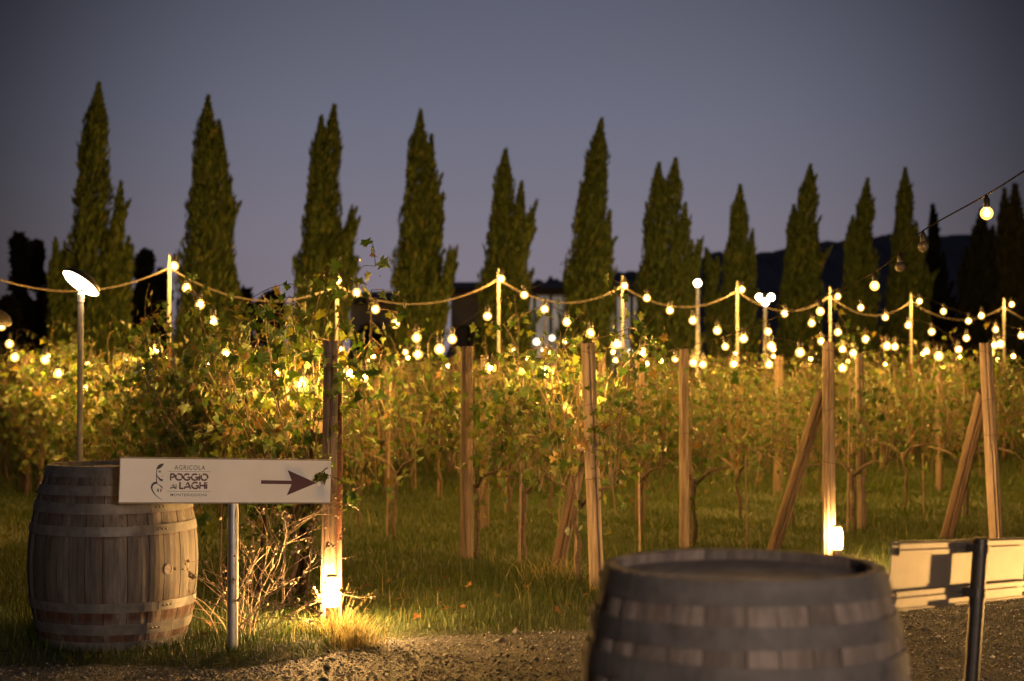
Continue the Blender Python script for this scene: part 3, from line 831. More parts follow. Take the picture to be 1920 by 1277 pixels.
for k, (px, pb, pt, ln, lab, r) in enumerate(mids):
    d = H * F / (pb - 702)
    b = at(px, pb, d)
    t = thing('vine_post', lab, 'post', (b.x, b.y, -.05))
    h = topz(pt, d) + .05
    link('timber', post_mesh(h, r, 40 + k, M['post' if k in (1, 2) else 'post_far'], (ln / F * d, 0), (4.3 + .2 * k, 5.2)), t)
    wire_ring(t, .95, r * 1.08, (0, 0), h)
fm = [post_mesh(1.62, .04, 70 + k, M['post_far'], (0, 0), (4.5 + k, 5.5)) for k in range(3)]
for i in range(len(ENDS)):
    t = 6.3 if i < 4 else 0.0
    while t < 22:
        p = on_row(i, t); q = px_of(p)
        if -40 < q < 1960 and p.y < 31 and not (i == 0 and t < 7):
            o = link('vine_post', fm[(i + int(t)) % 3]); o.location = (p.x, p.y, -.05); o.rotation_euler = (random.Random(i + t).uniform(-.03, .03), random.Random(i * t + 1).uniform(-.04, .04), i * 2.1)
            tag(o, 'timber row post standing among the farther vines', 'post', 'timber posts inside the rows')
        t += 4.3
# extra thin stakes in the open grass
for px, pb, pt, lab in ((1401, 1032, 855, 'thin bare stake in the grass left of the long dark brace'), (1200, 1040, 870, 'thin bare stake in the grass right of the bare leaning post'), (1733, 975, 850, 'thin slanting stake in the grass near the rough brace')):
    d = H * F / (pb - 702); b = at(px, pb, d)
    tag(MB().tube([(b.x, b.y, -.05), (b.x - .01, b.y, topz(pt, d))], [.009, .008], 7).build('thin_stake', M['stake']), lab, 'stake')
# trellis wires
for i in range(4):
    for z, w in ((.80, 'lower'), (1.15, 'middle'), (1.44, 'upper')):
        a, b = on_row(i, .0), on_row(i, 17)
        pts = [a.lerp(b, k / 12) + Vector((0, 0, z - .012 * math.sin(k * 1.1) ** 2)) for k in range(13)]
        tag(MB().tube(pts, .0018, 4, False).build('trellis_wire', M['wire']), f'{w} trellis wire tied to the {ROWNAME[i]}', 'wire')
# rusty stake beside the first post
b = at(635, 1200, 8.30)
rs = thing('steel_stake', 'rusty square steel stake right beside the post behind the arrow sign', 'stake', (b.x, b.y, 0))
MB().box((0, 0, .62), (.032, .032, 1.44)).build('bar', M['rust'], rs)

# ------------------------------------------------------------------ string lights
def sphere_prof(r, z0=0, n=8):
    return [(r * math.sin(t), z0 - r * math.cos(t)) for t in np.linspace(.06, 3.0, n)]
core_me = [MB().lathe([(.0145 * math.sin(t), -.0145 * math.cos(t)) for t in np.linspace(.25, 2.9, 6)], 10).mesh('bulb', M['bulb%d' % k], True) for k in range(3)]
_gp = [(.004, -.0292)] + [(.029 * math.sin(t), -.029 * math.cos(t)) for t in np.linspace(.4, 2.6, 8)] + [(.012, .031)]
glass_me = MB().lathe(_gp, 14).mesh('halo_glass', M['bulbhalo'], True)
unlit_me = MB().lathe(_gp, 14).mesh('bulb', M['unlit'], True)
sock_me = MB().lathe([(.013, .022), (.015, .028), (.015, .062), (.009, .070), (.004, .085)], 10).mesh('socket', M['socket'], True)
def string_light(points, label, bulbs, group=None, scale=1.0, r=.004, unlit=(), sub=6):
    """cable through the 3-D points; bulbs: list of 3-D bulb centres hanging just under it"""
    o = thing('string_light', label, 'string lights', tuple(points[0]), 0, group)
    o0 = Vector(points[0])
    fine = []
    P = [Vector(p) for p in points]
    for k in range(len(P) - 1):
        p0, p1, p2, p3 = P[max(k - 1, 0)], P[k], P[k + 1], P[min(k + 2, len(P) - 1)]
        for j in range(sub):
            t = j / sub
            fine.append(.5 * ((2 * p1) + (p2 - p0) * t + (2 * p0 - 5 * p1 + 4 * p2 - p3) * t * t + (3 * p1 - p0 - 3 * p2 + p3) * t ** 3))
    fine.append(P[-1])
    MB().tube([p - o0 for p in fine], r, 5, False).build('cable', M['cable'], o)
    for k, c in enumerate(bulbs):
        b = link('bulb', unlit_me if k in unlit else core_me[int(abs(c[0] * 977 + c[2] * 613)) % 3], o)
        if k not in unlit: link('halo_glass', glass_me, b)
        b.location = Vector(c) - o0; b.scale = (scale * 1.5,) * 3
        link('socket', sock_me, b)
    return o
POLES = [(318, 478, 16.0), (632, 514, 17.3), (935, 503, 18.6), (1167, 517, 19.9), (1382, 527, 21.2), (1556, 538, 22.5), (1708, 549, 23.8), (1882, 560, 25.1)]
POLENAME = ['first', 'second', 'third', 'fourth', 'fifth', 'sixth', 'seventh', 'eighth']
pole_tops = []
allpoles = [(-70, 470, 14.8)] + POLES + [(2040, 570, 26.2)]
for k, (px, py, d) in enumerate(allpoles):
    top = at(px, py, d)
    pole_tops.append(top)
    if 0 < k < 9:
        t = thing('light_pole', f'slim pale pole holding the rope and string lights, {POLENAME[k-1]} from the disc lamp', 'pole', (top.x, top.y, 0))
        zc = 1.62 if k == 1 else 1.5
        MB().tube([(0, 0, -.05), (0, 0, zc)], [.022, .021], 8).build('rusty_base', M['rust'], t)
        MB().tube([(0, 0, zc), (0, 0, top.z - .12), (0, 0, top.z)], [.019, .017, .009], 8).build('pale_shaft', M['white_pole'], t)
        MB().tube([(-.03, -.02, top.z - .16), (.03, .02, top.z - .16)], .012, 6).build('rope_hook', M['darkmetal'], t)
for k in range(len(pole_tops) - 1):
    a, b = pole_tops[k] - Vector((0, 0, .13)), pole_tops[k + 1] - Vector((0, 0, .13))
    sag = .24
    pts = [a.lerp(b, j / 16) - Vector((0, 0, sag * (1 - (2 * j / 16 - 1) ** 2))) for j in range(17)]
    lab = ('pale rope swagged from the first pole past the disc lamp' if k == 0 else f'pale rope swagged between the {POLENAME[k-1]} and {POLENAME[k]} light poles' if k < 8 else 'pale rope swagged away from the eighth light pole')
    tag(MB().tube(pts, .0088, 6, False).build('swag_rope', M['rope']), lab, 'rope')
# strings running from each pole down towards the camera onto the row wires
SPAN = [
 [(327, 499), (350, 540), (375, 571), (400, 602), (423, 664)],
 [(633, 526), (669, 549), (704, 580), (741, 607), (781, 633), (824, 655)],
 [(940, 523), (983, 553), (1021, 580), (1063, 604), (1107, 625), (1155, 645), (1205, 661)],
 [(1171, 536), (1213, 559), (1256, 582), (1299, 601), (1345, 620), (1394, 635), (1446, 649), (1500, 661)],
 [(1391, 543), (1431, 566), (1471, 588), (1522, 606), (1571, 623), (1623, 636), (1663, 649)],
 [(1571, 556), (1614, 577), (1660, 595), (1703, 610), (1747, 622), (1797, 655)],
 [(1724, 565), (1769, 584), (1816, 602), (1867, 618), (1915, 629)],
 [(1897, 571), (1938, 588)],
]
for k, px in enumerate(SPAN):
    d0 = POLES[k][2]
    bl = [at(x, y, d0 - .15 - j * .78) for j, (x, y) in enumerate(px)]
    cable = [pole_tops[k + 1] - Vector((0, 0, .10))] + [p + Vector((0, 0, .085)) for p in bl]
    string_light(cable, f'string of warm bulbs dropping from the {POLENAME[k]} light pole onto the vines', bl, 'string lights between poles and vines')
# the cable that comes in from above the near sign and dips into the vineyard
NEAR = [(1850, 400, 7.6), (1731, 462, 8.9), (1688, 500, 9.5), (1640, 536, 10.1), (1538, 584, 11.3), (1440, 622, 12.5), (1360, 650, 13.5), (1266, 673, 14.6), (1212, 682, 15.2), (1154, 676, 15.9)]
bl = [at(*p) for p in NEAR]
cb = [at(2060, 235, 5.9), at(1925, 318, 6.9)] + [p + Vector((0, 0, .088)) for p in bl]
string_light(cb, 'near black cable with hanging bulbs, two unlit, slanting down over the thick post', bl, None, .72, .0042, (1, 2))
OTHER = [
 ([(1022, 545, 17.5), (914, 593, 16.2), (848, 636, 15.2), (783, 665, 14.3), (683, 706, 12.9)], 'string of bright bulbs sloping from the third pole into the leaves by the weathered post', 1),
 ([(1540, 640, 19.0), (1580, 655, 18.3), (1600, 662, 18), (1678, 650, 19), (1737, 659, 19.5), (1812, 634, 20.5), (1840, 592, 21)], 'low string of bulbs lying along the vine tops behind the split post', 0),
 ([(1300, 680, 17), (1318, 683, 16.8), (1376, 683, 16.5), (1442, 683, 16.2), (1580, 690, 15.5)], 'low string of bulbs among leaves left of the split post', 0),
 ([(1760, 668, 15), (1857, 661, 15.5), (1876, 645, 16), (1865, 647, 16.5), (1930, 640, 17)], 'low string of bulbs at the top of the thick post', 0),
 ([(440, 690, 10.2), (490, 741, 9.55), (515, 700, 9.3), (565, 720, 8.85), (658, 700, 8.6)], 'string of bulbs glowing inside the dense leaves behind the arrow sign', 1),
 ([(330, 640, 12.4), (295, 655, 12.5), (270, 690, 12.9), (207, 720, 13.5), (160, 730, 14.1), (110, 700, 14.8), (85, 675, 15.2), (28, 670, 16.0), (18, 645, 16.6), (3, 612, 17)], 'string of bulbs glowing among the leaves around the disc lamp pole', 1),
 ([(870, 700, 13.5), (920, 690, 12.2), (1022, 697, 11.0), (1107, 700, 10.2)], 'string of bulbs woven through the vine left of the bare leaning post', 1),
 ([(1060, 640, 26), (1150, 660, 25), (1300, 668, 24), (1450, 655, 25), (1600, 668, 26), (1760, 655, 27), (1900, 668, 27)], 'farthest string of bulbs along the back ends of the rows', 0),
 ([(90 + 75 * j, 668 + (j * 37 % 22), 27.5 + j * .45) for j in range(13)], 'far string of bulbs added low in the leaves to light the tallest cypresses', 0),  # extra string, added to brighten the tallest cypresses from below
 ([(1030 + 70 * j, 662 + (j * 29 % 24), 32.5 + j * .4) for j in range(13)], 'far string of bulbs added low in the leaves to light the farther cypresses', 0),  # likewise added, as warm light for the cypresses farther along
 ([(640, 655, 24), (700, 668, 23.5), (760, 660, 23), (860, 668, 23), (960, 655, 24), (1050, 665, 25)], 'string of bulbs at the row ends below the slender cypress', 0),
]
for pts, lab, skip in OTHER:
    P = [at(*p) for p in pts]
    string_light([p + Vector((0, 0, .088)) for p in P], lab, P[skip:])

# ------------------------------------------------------------------ lamps
def bollard(p, label, face=0):
    t = thing('bollard_lamp', label, 'lamp', (p.x, p.y, 0), face)
    MB().lathe([(.045, -.02), (.045, .008), (.034, .012), (.0335, .165)], 20).build('base', M['bronze'], t, False)
    MB().lathe([(.033, .165), (.039, .19), (.041, .235), (.037, .28), (.027, .310)], 20).build('diffuser', M['lampglow'], t, True)
    MB().lathe([(.028, .310), (.029, .313), (.029, .320), (.022, .325)], 20).build('cap', M['galv'], t, False)
    return t
bollard(at(622, 1200, 8.14), 'glowing bollard lamp in dry grass at the foot of the post by the arrow sign')
bollard(Vector((gx(1568, 10.80), 10.80, 0)), 'glowing bollard lamp at the foot of the split post behind the near barrel')
bollard(Vector((4.0, 6.68, 0)), 'bollard lamp on the gravel beside the metal sign back')

def disc_lamp(loc, zdisc, rdisc, aim, label, rp=.020, face='discsoft'):
    t = thing('disc_lamp', label, 'lamp', (loc[0], loc[1], 0))
    MB().tube([(0, 0, -.05), (0, 0, zdisc - .10)], [rp, rp], 16).build('pole', M['pole_grey'], t)
    MB().lathe([(rp + .003, zdisc - .13), (rp + .003, zdisc - .075), (.012, zdisc - .06)], 16).build('collar', M['galv'], t)
    q = Vector(aim).normalized().to_track_quat('Z', 'Y').to_matrix()
    c = (0, 0, zdisc)
    MB().lathe([(rdisc, 0), (rdisc * 1.02, -.012), (rdisc * .9, -.035), (rdisc * .55, -.06), (.02, -.07)], 32, q, c).build('shade', M['darkmetal'], t, True)
    MB().lathe([(rdisc * .97, .002), (rdisc * .80, .016), (rdisc * .4, .026), (.01, .029)], 32, q, c).build('diffuser', M[face], t, True)
    MB().tube([(0, 0, zdisc - .09), Vector(c) - Vector(aim).normalized() * .05], [.014, .014], 8).build('bracket', M['darkmetal'], t)
    return t
c = at(146, 531, 11.0)
disc_lamp((c.x + .02, 11.0), c.z, .142, (-.47, -.37, -.80), 'tall lit disc lamp on a grey pole behind the left barrel')
c = at(-8, 596, 15.0)
disc_lamp((c.x, 15.0), c.z, .15, (-.5, .3, -.8), 'second disc lamp half cut off beside the farther leaves')
disc_lamp((1.8, -2.4), 1.95, .30, (-.25, .8, -.12), 'disc lamp by the path behind the viewer', .024, 'discglow')

def globe_lamp(px, py, d, offs, label, r=.085):
    c = at(px, py, d)
    t = thing('street_lamp', label, 'lamp', (c.x, c.y, 0))
    MB().tube([(0, 0, -.05), (0, 0, c.z - .12)], [.05, .035], 8).build('pole', M['galv'], t)
    for ox, oz in offs:
        MB().tube([(0, 0, c.z - .14), (ox, 0, c.z + oz - r * .8)], .016, 6).build('arm', M['darkmetal'], t)
        MB().lathe(sphere_prof(r, 0, 9), 14, None, (ox, 0, c.z + oz)).build('globe', M['globe'], t, True)
globe_lamp(1308, 531, 34, [(0, 0)], 'white street lamp with a single globe beside the broad cypress', .07)
globe_lamp(1435, 564, 33, [(-.12, .07), (0, -.03), (.12, .07)], 'street lamp with three warm globes between two cypresses', .066)

# ------------------------------------------------------------------ barrels
def barrel(p, label, rz, belly=.40, head=.303, h=.936, z0=-.02, rivets=True, seed=0, bung=None, stave='stave', hoop='hoop'):
    t = thing('wine_barrel', label, 'barrel', (p.x, p.y, z0), rz)
    rg = random.Random(seed)
    prof = lambda z: belly - (belly - head) * (abs(2 * z / h - 1)) ** 2.0
    n = 27
    ws = [rg.uniform(.75, 1.25) for _ in range(n)]; tot = sum(ws); a = 0
    for k in range(n):
        w = ws[k] / tot * 2 * math.pi
        a0, a1 = a + .0042, a + w - .0042; a += w
        m = 14; mb = MB(); vs = []
        dr = rg.uniform(-.0016, .0016); top = h - rg.uniform(0, .004)
        for j in range(m + 1):
            z = top * j / m
            ro = prof(z) + dr; ri = ro - (.028 if 1 < j < m - 0 else .022)
            for aa in (a0, (a0 * 2 + a1) / 3, (a0 + a1 * 2) / 3, a1):
                ed = -.003 if aa in (a0, a1) else 0
                vs.append(((ro + ed) * math.cos(aa), (ro + ed) * math.sin(aa), z))
            for aa in (a1, a0):
                vs.append((ri * math.cos(aa), ri * math.sin(aa), z))
        fs = [(j * 6 + q, j * 6 + (q + 1) % 6, (j + 1) * 6 + (q + 1) % 6, (j + 1) * 6 + q) for j in range(m) for q in range(6)]
        fs += [tuple(range(5, -1, -1)), tuple(m * 6 + q for q in range(6))]
        mb.add(vs, fs).build('stave', M[stave], t)
    # recessed head made of boards
    for zz in (h - .024,):
        edges = [-.29, -.19, -.085, .02, .115, .205, .29]
        R = prof(zz) - .024
        for x0, x1 in zip(edges[:-1], edges[1:]):
            x0c, x1c = max(x0, -R * .999) + .001, min(x1, R * .999) - .001
            xs = np.linspace(x0c, x1c, 9)
            up = [(x, math.sqrt(max(R * R - x * x, 0)), 0) for x in xs]
            dn = [(x, -math.sqrt(max(R * R - x * x, 0)), 0) for x in xs[::-1]]
            ring = up + dn; m = len(ring); zb = rg.uniform(-.0015, .0015)
            MB().add([(x, y, zz + zb) for x, y, _ in ring] + [(x, y, zz - .02) for x, y, _ in ring],
                     [tuple(range(m - 1, -1, -1)), tuple(range(m, 2 * m))] + [(k, (k + 1) % m, (k + 1) % m + m, k + m) for k in range(m)]).build('head_board', M['headboard'], t)
    zs = [(h - o - w, h - o) for o, w in HOOPS] + [(o, o + w) for o, w in HOOPS]
    for q, (za, zb) in enumerate(zs):
        if q in (0, 4): za, zb = za + (.0 if q else -.0), zb - (.002 if q == 0 else 0)
        mb = MB(); nn = 72; vs = []
        ph = rg.uniform(0, 6.28)
        for k in range(nn):
            aa = 2 * math.pi * k / nn
            wob = .0022 * math.sin(aa * 2 + ph)
            for z, e in ((za, .0022), (za, .0052), (zb, .0052), (zb, .0022)):
                rr = prof(min(max(z + wob, 0), h)) + e
                vs.append((rr * math.cos(aa), rr * math.sin(aa), z + wob))
        fs = [(k * 4 + s, ((k + 1) % nn) * 4 + s, ((k + 1) % nn) * 4 + (s + 1) % 4, k * 4 + (s + 1) % 4) for k in range(nn) for s in range(4)]
        hp = mb.add(vs, fs).build('hoop', M[hoop], t)
        if rivets:
            aw = rivets - rz + (0.0 if q in (2, 3) else rg.uniform(-.08, .08))
            zc = (za + zb) / 2
            lap = MB(); vs = []
            for aa in np.linspace(aw - .05, aw + .20, 6):
                for z in (za + .001, zb - .001):
                    rr = prof(z) + .0072
                    vs.append((rr * math.cos(aa), rr * math.sin(aa), z))
            vs += [(x * .985, y * .985, z) for x, y, z in vs]
            fs = [(2 * k, 2 * k + 2, 2 * k + 3, 2 * k + 1) for k in range(5)] + [(0, 1, 13, 12), (10, 22, 23, 11)] + [(2 * k, 2 * k + 12, 2 * k + 14, 2 * k + 2) for k in range(5)] + [(2 * k + 1, 2 * k + 3, 2 * k + 15, 2 * k + 13) for k in range(5)]
            lap.add(vs, fs).build('hoop_lap', M[hoop], hp)
            for s in range(3):
                aa = aw + .02 + s * .055
                c = Vector((math.cos(aa), math.sin(aa), 0))
                mtx = c.to_track_quat('Z', 'Y').to_matrix()
                MB().lathe([(.0062, 0), (.0058, .0025), (.003, .0045)], 8, mtx, c * (prof(zc) + .0068) + Vector((0, 0, zc))).build('rivet', M['rivet'], hp, True)
    if bung is not None:
        aa, zb = bung[0] - rz, bung[1]
        c = Vector((math.cos(aa), math.sin(aa), 0)); mtx = c.to_track_quat('Z', 'Y').to_matrix()
        MB().lathe([(.027, -.006), (.027, .003), (.021, .005), (.0205, .003)], 20, mtx, c * (prof(zb)) + Vector((0, 0, zb))).build('bung', M['headboard'], t)
    return t
pl = Vector((gx(215, 7.95), 7.95, 0))
tocam = math.atan2(-pl.y, -pl.x)
barrel(pl, 'old oak barrel with rust stains standing in grass under the arrow sign', .35, belly=.412, head=.312, h=.964, z0=-.064, rivets=tocam + .52, seed=5, bung=(tocam + .66, .47))
pf = Vector((gx(1393, 3.56), 3.56, 0))
barrel(pf, 'near oak barrel with grey hoops and recessed head on the gravel', 1.1, belly=.375, z0=-.015, rivets=math.atan2(-pf.y, -pf.x) - 1.6, seed=9, stave='stave_clean', hoop='hoop_dark')

# ------------------------------------------------------------------ arrow sign
def flat(mb_pts, name, mat, parent, z):
    """polygon in sign coordinates (u right, v up, metres) as a thin raised print"""
    m = len(mb_pts)
    MB().add([(u, -z, v) for u, v in mb_pts] , [tuple(range(m))]).build(name, mat, parent)
def strip(pts, w):
    """closed outline of a thick polyline; w is one width or one per point"""
    if not hasattr(w, '__len__'): w = [w] * len(pts)
    Lp, Rp = [], []
    for i, p in enumerate(pts):
        a, b = pts[max(i - 1, 0)], pts[min(i + 1, len(pts) - 1)]
        dx, dy = b[0] - a[0], b[1] - a[1]; l = math.hypot(dx, dy) or 1
        nx, ny = -dy / l * w[i] / 2, dx / l * w[i] / 2
        Lp.append((p[0] + nx, p[1] + ny)); Rp.append((p[0] - nx, p[1] - ny))
    return Lp, Rp
def stroke_mb(mb, pts, w, z):
    Lp, Rp = strip(pts, w)
    n = len(pts)
    mb.add([(u, -z, v) for u, v in Lp] + [(u, -z, v) for u, v in Rp], [(i, i + n, i + 1 + n, i + 1) for i in range(n - 1)])
def arc(cx, cy, rx, ry, a0, a1, n=14):
    return [(cx + rx * math.cos(math.radians(a)), cy + ry * math.sin(math.radians(a))) for a in np.linspace(a0, a1, n)]
def glyph(ch):
    """strokes in a unit-high cell; returns strokes, advance"""
    if ch == 'P': return [[(.06, 0), (.06, 1)], [(.06, .94), (.28, .94)] + arc(.30, .70, .24, .24, 80, -90) + [(.20, .46)]], .64
    if ch == 'O': return [arc(.50, .5, .44, .44, 118, -28), arc(.5, .5, .44, .44, -40, -222)], 1.04
    if ch == 'G': return [arc(.50, .5, .44, .44, 52, 150), arc(.5, .5, .44, .44, 163, 325) + [(.90, .46), (.56, .46)]], 1.02
    if ch == 'i': return [[(.06, 0), (.06, .70)], [(.06, .82), (.06, .98)]], .22
    if ch == 'A': return [[(.02, 0), (.16, .36)], [(.20, .28), (.60, .28)], [(.24, .56), (.42, 1), (.82, 0)]], .90
    if ch == 'L': return [[(.06, 1), (.06, .06)], [(.0, .06), (.52, .06)]], .60
    if ch == 'H': return [[(.06, 0), (.06, .42)], [(.06, .54), (.06, 1)], [(.06, .48), (.68, .48)], [(.68, 0), (.68, 1)]], .84
    return [], .35
def word(text, u0, u1, v0, v1, w, parent, mat, z):
    tot = sum(glyph(c)[1] for c in text)
    hx = (u1 - u0) / tot; hy = v1 - v0
    u = u0
    for c in text:
        st, ad = glyph(c)
        if st:
            mb = MB()
            for q, s in enumerate(st):
                stroke_mb(mb, [(u + a * hx, v0 + b * hy) for a, b in s], w, z + .00015 * q)
            mb.build('letter', mat, parent)
        u += ad * hx
def font_text(text, uc, vb, width, height, parent, mat, z, name='lettering'):
    cu = bpy.data.curves.new(name, 'FONT'); cu.body = text; cu.space_character = 1.15; cu.resolution_u = 3; cu.offset = .004
    tmp = bpy.data.objects.new('tmp_text', cu); COL.objects.link(tmp)
    bpy.context.view_layer.update()
    me = bpy.data.meshes.new_from_object(tmp.evaluated_get(bpy.context.evaluated_depsgraph_get()))
    bpy.data.objects.remove(tmp); bpy.data.curves.remove(cu)
    co = np.zeros(len(me.vertices) * 3); me.vertices.foreach_get('co', co); co = co.reshape(-1, 3)
    lo, hi = co.min(0), co.max(0)
    u = (co[:, 0] - lo[0]) / (hi[0] - lo[0]) * width + uc - width / 2
    v = (co[:, 1] - lo[1]) / (hi[1] - lo[1]) * height + vb
    me.vertices.foreach_set('co', np.stack([u, np.full_like(u, -z), v], -1).ravel().astype(np.float32))
    me.materials.clear(); me.materials.append(mat); me.update(); me.name = name
    return link(name, me, parent)
def arrow_sign():
    a = at(223, 942, 7.32); b = at(619, 942.5, 7.70)
    a2 = at(223, 859, 7.32)
    hgt = a2.z - a.z
    ax = (b - a); W = ax.length; ax.normalize()
    nrm = ax.cross(Vector((0, 0, 1))).normalized()        # towards the camera
    upv = nrm.cross(ax) * -1
    if upv.z < 0: upv = -upv
    t = thing('arrow_sign', 'white winery sign with maroon arrow on a grey post before a barrel', 'sign', (0, 0, 0))
    post_c = at(436, 1210, 7.56)
    t.location = (post_c.x, post_c.y, 0)
    fr = bpy.data.objects.new('sign_board', None)
    Mx = Matrix((( ax.x, -nrm.x, upv.x, a.x), (ax.y, -nrm.y, upv.y, a.y), (ax.z, -nrm.z, upv.z, a.z), (0, 0, 0, 1)))
    # panel local: x right, y away from the camera, z up
    pn = MB().box((W / 2, .011, hgt / 2), (W, .022, hgt)).build('panel', M['panel'], t)
    pn.matrix_local = Matrix.Translation(-t.location) @ Mx
    for vv in (-.002, hgt + .002):
        MB().box((W / 2, .010, vv), (W + .004, .028, .006)).build('edge_trim', M['alu'], pn)
    z = .0016
    s = W / 396.0                                            # metres per photo pixel along the board
    k = W / 1256.0                                           # crop pixels (73..1331)
    U_ = lambda px: (px - 75) * k
    V_ = lambda py: (326 - py) * k * (hgt / (266 * k))
    word('POGGiO', U_(363), U_(586), V_(192), V_(150), .0074, pn, M['maroon'], z)
    word('Ai', U_(366), U_(404), V_(243), V_(215), .0052, pn, M['ink'], z)
    word('LAGHi', U_(418), U_(584), V_(243), V_(201), .0074, pn, M['maroon'], z)
    font_text('AGRICOLA', U_(475), V_(127), 180 * k, 27 * k, pn, M['inkthin'], z)
    font_text('MONTERIGGIONI', U_(474), V_(288), 212 * k, 16 * k, pn, M['inkthin'], z)
    for py in (137, 258):
        flat([(U_(348), V_(py) - .0007), (U_(598), V_(py) - .0007), (U_(598), V_(py) + .0007), (U_(348), V_(py) + .0007)], 'rule_line', M['inkthin'], pn, z)
    arr = [(901, 187), (1088, 189), (1060, 122), (1241, 202), (1060, 281), (1088, 211), (901, 210)]
    flat([(U_(x), V_(y)) for x, y in arr][::-1], 'arrow', M['maroon'], pn, z)
    # emblem: leaf, stem, chin and curved flask line (crop pixels of the enlarged logo mapped back)
    E = lambda x, y: (U_(73 + (x - 36) * .3318), V_(60 + (y - 88) * .3318))
    leaf = [(790, 176), (745, 180), (705, 200), (680, 230), (668, 262), (664, 288), (690, 284), (730, 266), (762, 235), (782, 204)]
    flat([E(*p) for p in leaf][::-1], 'emblem_leaf', M['ink'], pn, z)
    em = MB()
    stroke_mb(em, [E(672, 285), E(670, 380), E(672, 470), E(676, 545)], .0040, z)
    stroke_mb(em, [E(676, 385), E(700, 430), E(735, 470), E(780, 488)], [.002, .005, .0085, .0115], z + .0002)
    stroke_mb(em, [E(700, 300), E(722, 306), E(748, 304)], [.001, .0022, .001], z)
    stroke_mb(em, [E(700, 322), E(722, 332), E(748, 330)], [.002, .007, .003], z)
    stroke_mb(em, [E(756, 418), E(768, 410), E(780, 420)], [.001, .004, .001], z)
    stroke_mb(em, [E(760, 378), E(768, 378)], .002, z)
    stroke_mb(em, [E(690, 530), E(640, 535), E(605, 565), E(592, 610), E(605, 670), E(650, 740), (E(715, 800)), E(790, 845)], [.009, .0105, .0095, .008, .006, .0045, .003, .001], z + .0003)
    stroke_mb(em, [E(680, 545), E(730, 575), E(770, 612), E(788, 650)], [.0015, .004, .006, .001], z)
    em.build('emblem', M['ink'], pn)
    for c0, c1, mat in ((690, 718, 'flag_g'), (718, 744, 'panel'), (744, 770, 'flag_r')):
        pts = []
        for x in np.linspace(c0, c1, 6): pts.append(E(x, 668 - 38 * math.sqrt(max(0, 1 - ((x - 730) / 41) ** 2))))
        for x in np.linspace(c1, c0, 6): pts.append(E(x, 668 + 38 * math.sqrt(max(0, 1 - ((x - 730) / 41) ** 2))))
        flat(pts, 'emblem_disc', M[mat], pn, z)
    top = Mx @ Vector((W * .535, .05, hgt * .8))
    MB().tube([(0, 0, -.08), (0, 0, .4), (0, .0, top.z)], .0255, 18).build('post', M['galv'], t, False)
arrow_sign()

def sign_back():
    a = at(1664, 1145, 4.72); b = at(1916, 1118, 5.52); a2 = at(1672, 1017, 4.72)
    hgt = (a2 - a).length; ax = b - a; W = ax.length; ax.normalize()
    upv = (a2 - a); upv -= ax * upv.dot(ax); upv.normalize()
    nrm = ax.cross(upv).normalized()
    if nrm.y > 0: nrm = -nrm
    t = thing('sign_board', 'metal sign seen from its unpainted back with rails and clamps on a grey post', 'sign', (0, 0, 0))
    Mx = Matrix(((ax.x, -nrm.x, upv.x, a.x), (ax.y, -nrm.y, upv.y, a.y), (ax.z, -nrm.z, upv.z, a.z), (0, 0, 0, 1)))
    base = Mx @ Vector((W * .50, -.055, -1.2)); 
    f = (Mx @ Vector((W * .50, -.055, hgt))); g = f + (base - f) * (f.z / (f.z - base.z))
    t.location = (g.x, g.y, 0)
    inv = Matrix.Translation(-t.location) @ Mx
    pn = MB().box((W / 2, .002, hgt / 2), (W, .004, hgt)).build('panel', M['alu'], t); pn.matrix_local = inv
    for z0 in (hgt - .020, .040):
        r = MB().box((W / 2, -.012, z0 + .015), (W, .022, .005)).box((W / 2, -.012, z0 - .015), (W, .022, .005)).box((W / 2, -.0235, z0 + .010), (W, .003, .015)).box((W / 2, -.0235, z0 - .010), (W, .003, .015)).build('rail', M['rail'], t)
        r.matrix_local = inv
        c = MB().lathe([(.0285, z0 - .014), (.0285, z0 + .014)], 18, None, (W * .50, -.055, 0)).box((W * .50 - .035, -.040, z0), (.022, .03, .026)).box((W * .50 + .035, -.040, z0), (.022, .03, .026)).build('clamp', M['darkmetal'], t)
        c.matrix_local = inv
    for vv, sz in ((hgt, 1), (0, 1)):
        e = MB().box((W / 2, -.003, vv), (W + .004, .012, .004)).build('edge_trim', M['alu'], t); e.matrix_local = inv
    L = (f - g).length
    p = MB().tube([(W * .50, -.055, hgt + .004), (W * .50, -.055, hgt - L - .1)], .0245, 20).build('post', M['darkmetal'], t); p.matrix_local = inv
    cp = MB().lathe([(.026, hgt + .002), (.026, hgt + .010), (.020, hgt + .014)], 18, None, (W * .50, -.055, 0)).build('post_cap', M['darkmetal'], t); cp.matrix_local = inv
sign_back()

# ------------------------------------------------------------------ grass, shrub, litter
def blades(x, y, h, w, rng, mat, name, z0=None, curl=.5):
    n = len(x)
    a = rng.uniform(0, 6.28, n); side = np.stack([np.cos(a), np.sin(a), np.zeros(n)], -1)
    b = rng.uniform(0, 6.28, n); bend = np.stack([np.cos(b), np.sin(b), np.zeros(n)], -1) * (h * rng.uniform(.1, 1, n) * curl)[:, None]
    base = np.stack([x, y, (gh(x, y) if z0 is None else z0) - .004], -1)
    up = np.array([0, 0, 1.0])
    p1 = base + up * (h * .55)[:, None] + bend * .35
    p2 = base + up * h[:, None] * .95 + bend
    s = side * w[:, None] / 2
    V = np.stack([base - s, base + s, p1 + s * .75, p1 - s * .75, p2], 1).reshape(-1, 3)
    o = 5 * np.arange(n)[:, None]
    Fc = np.concatenate([o + np.array([[0, 1, 2]]), o + np.array([[0, 2, 3]]), o + np.array([[3, 2, 4]])], 1).reshape(-1, 3)
    return np_mesh(name, V, Fc, mat)
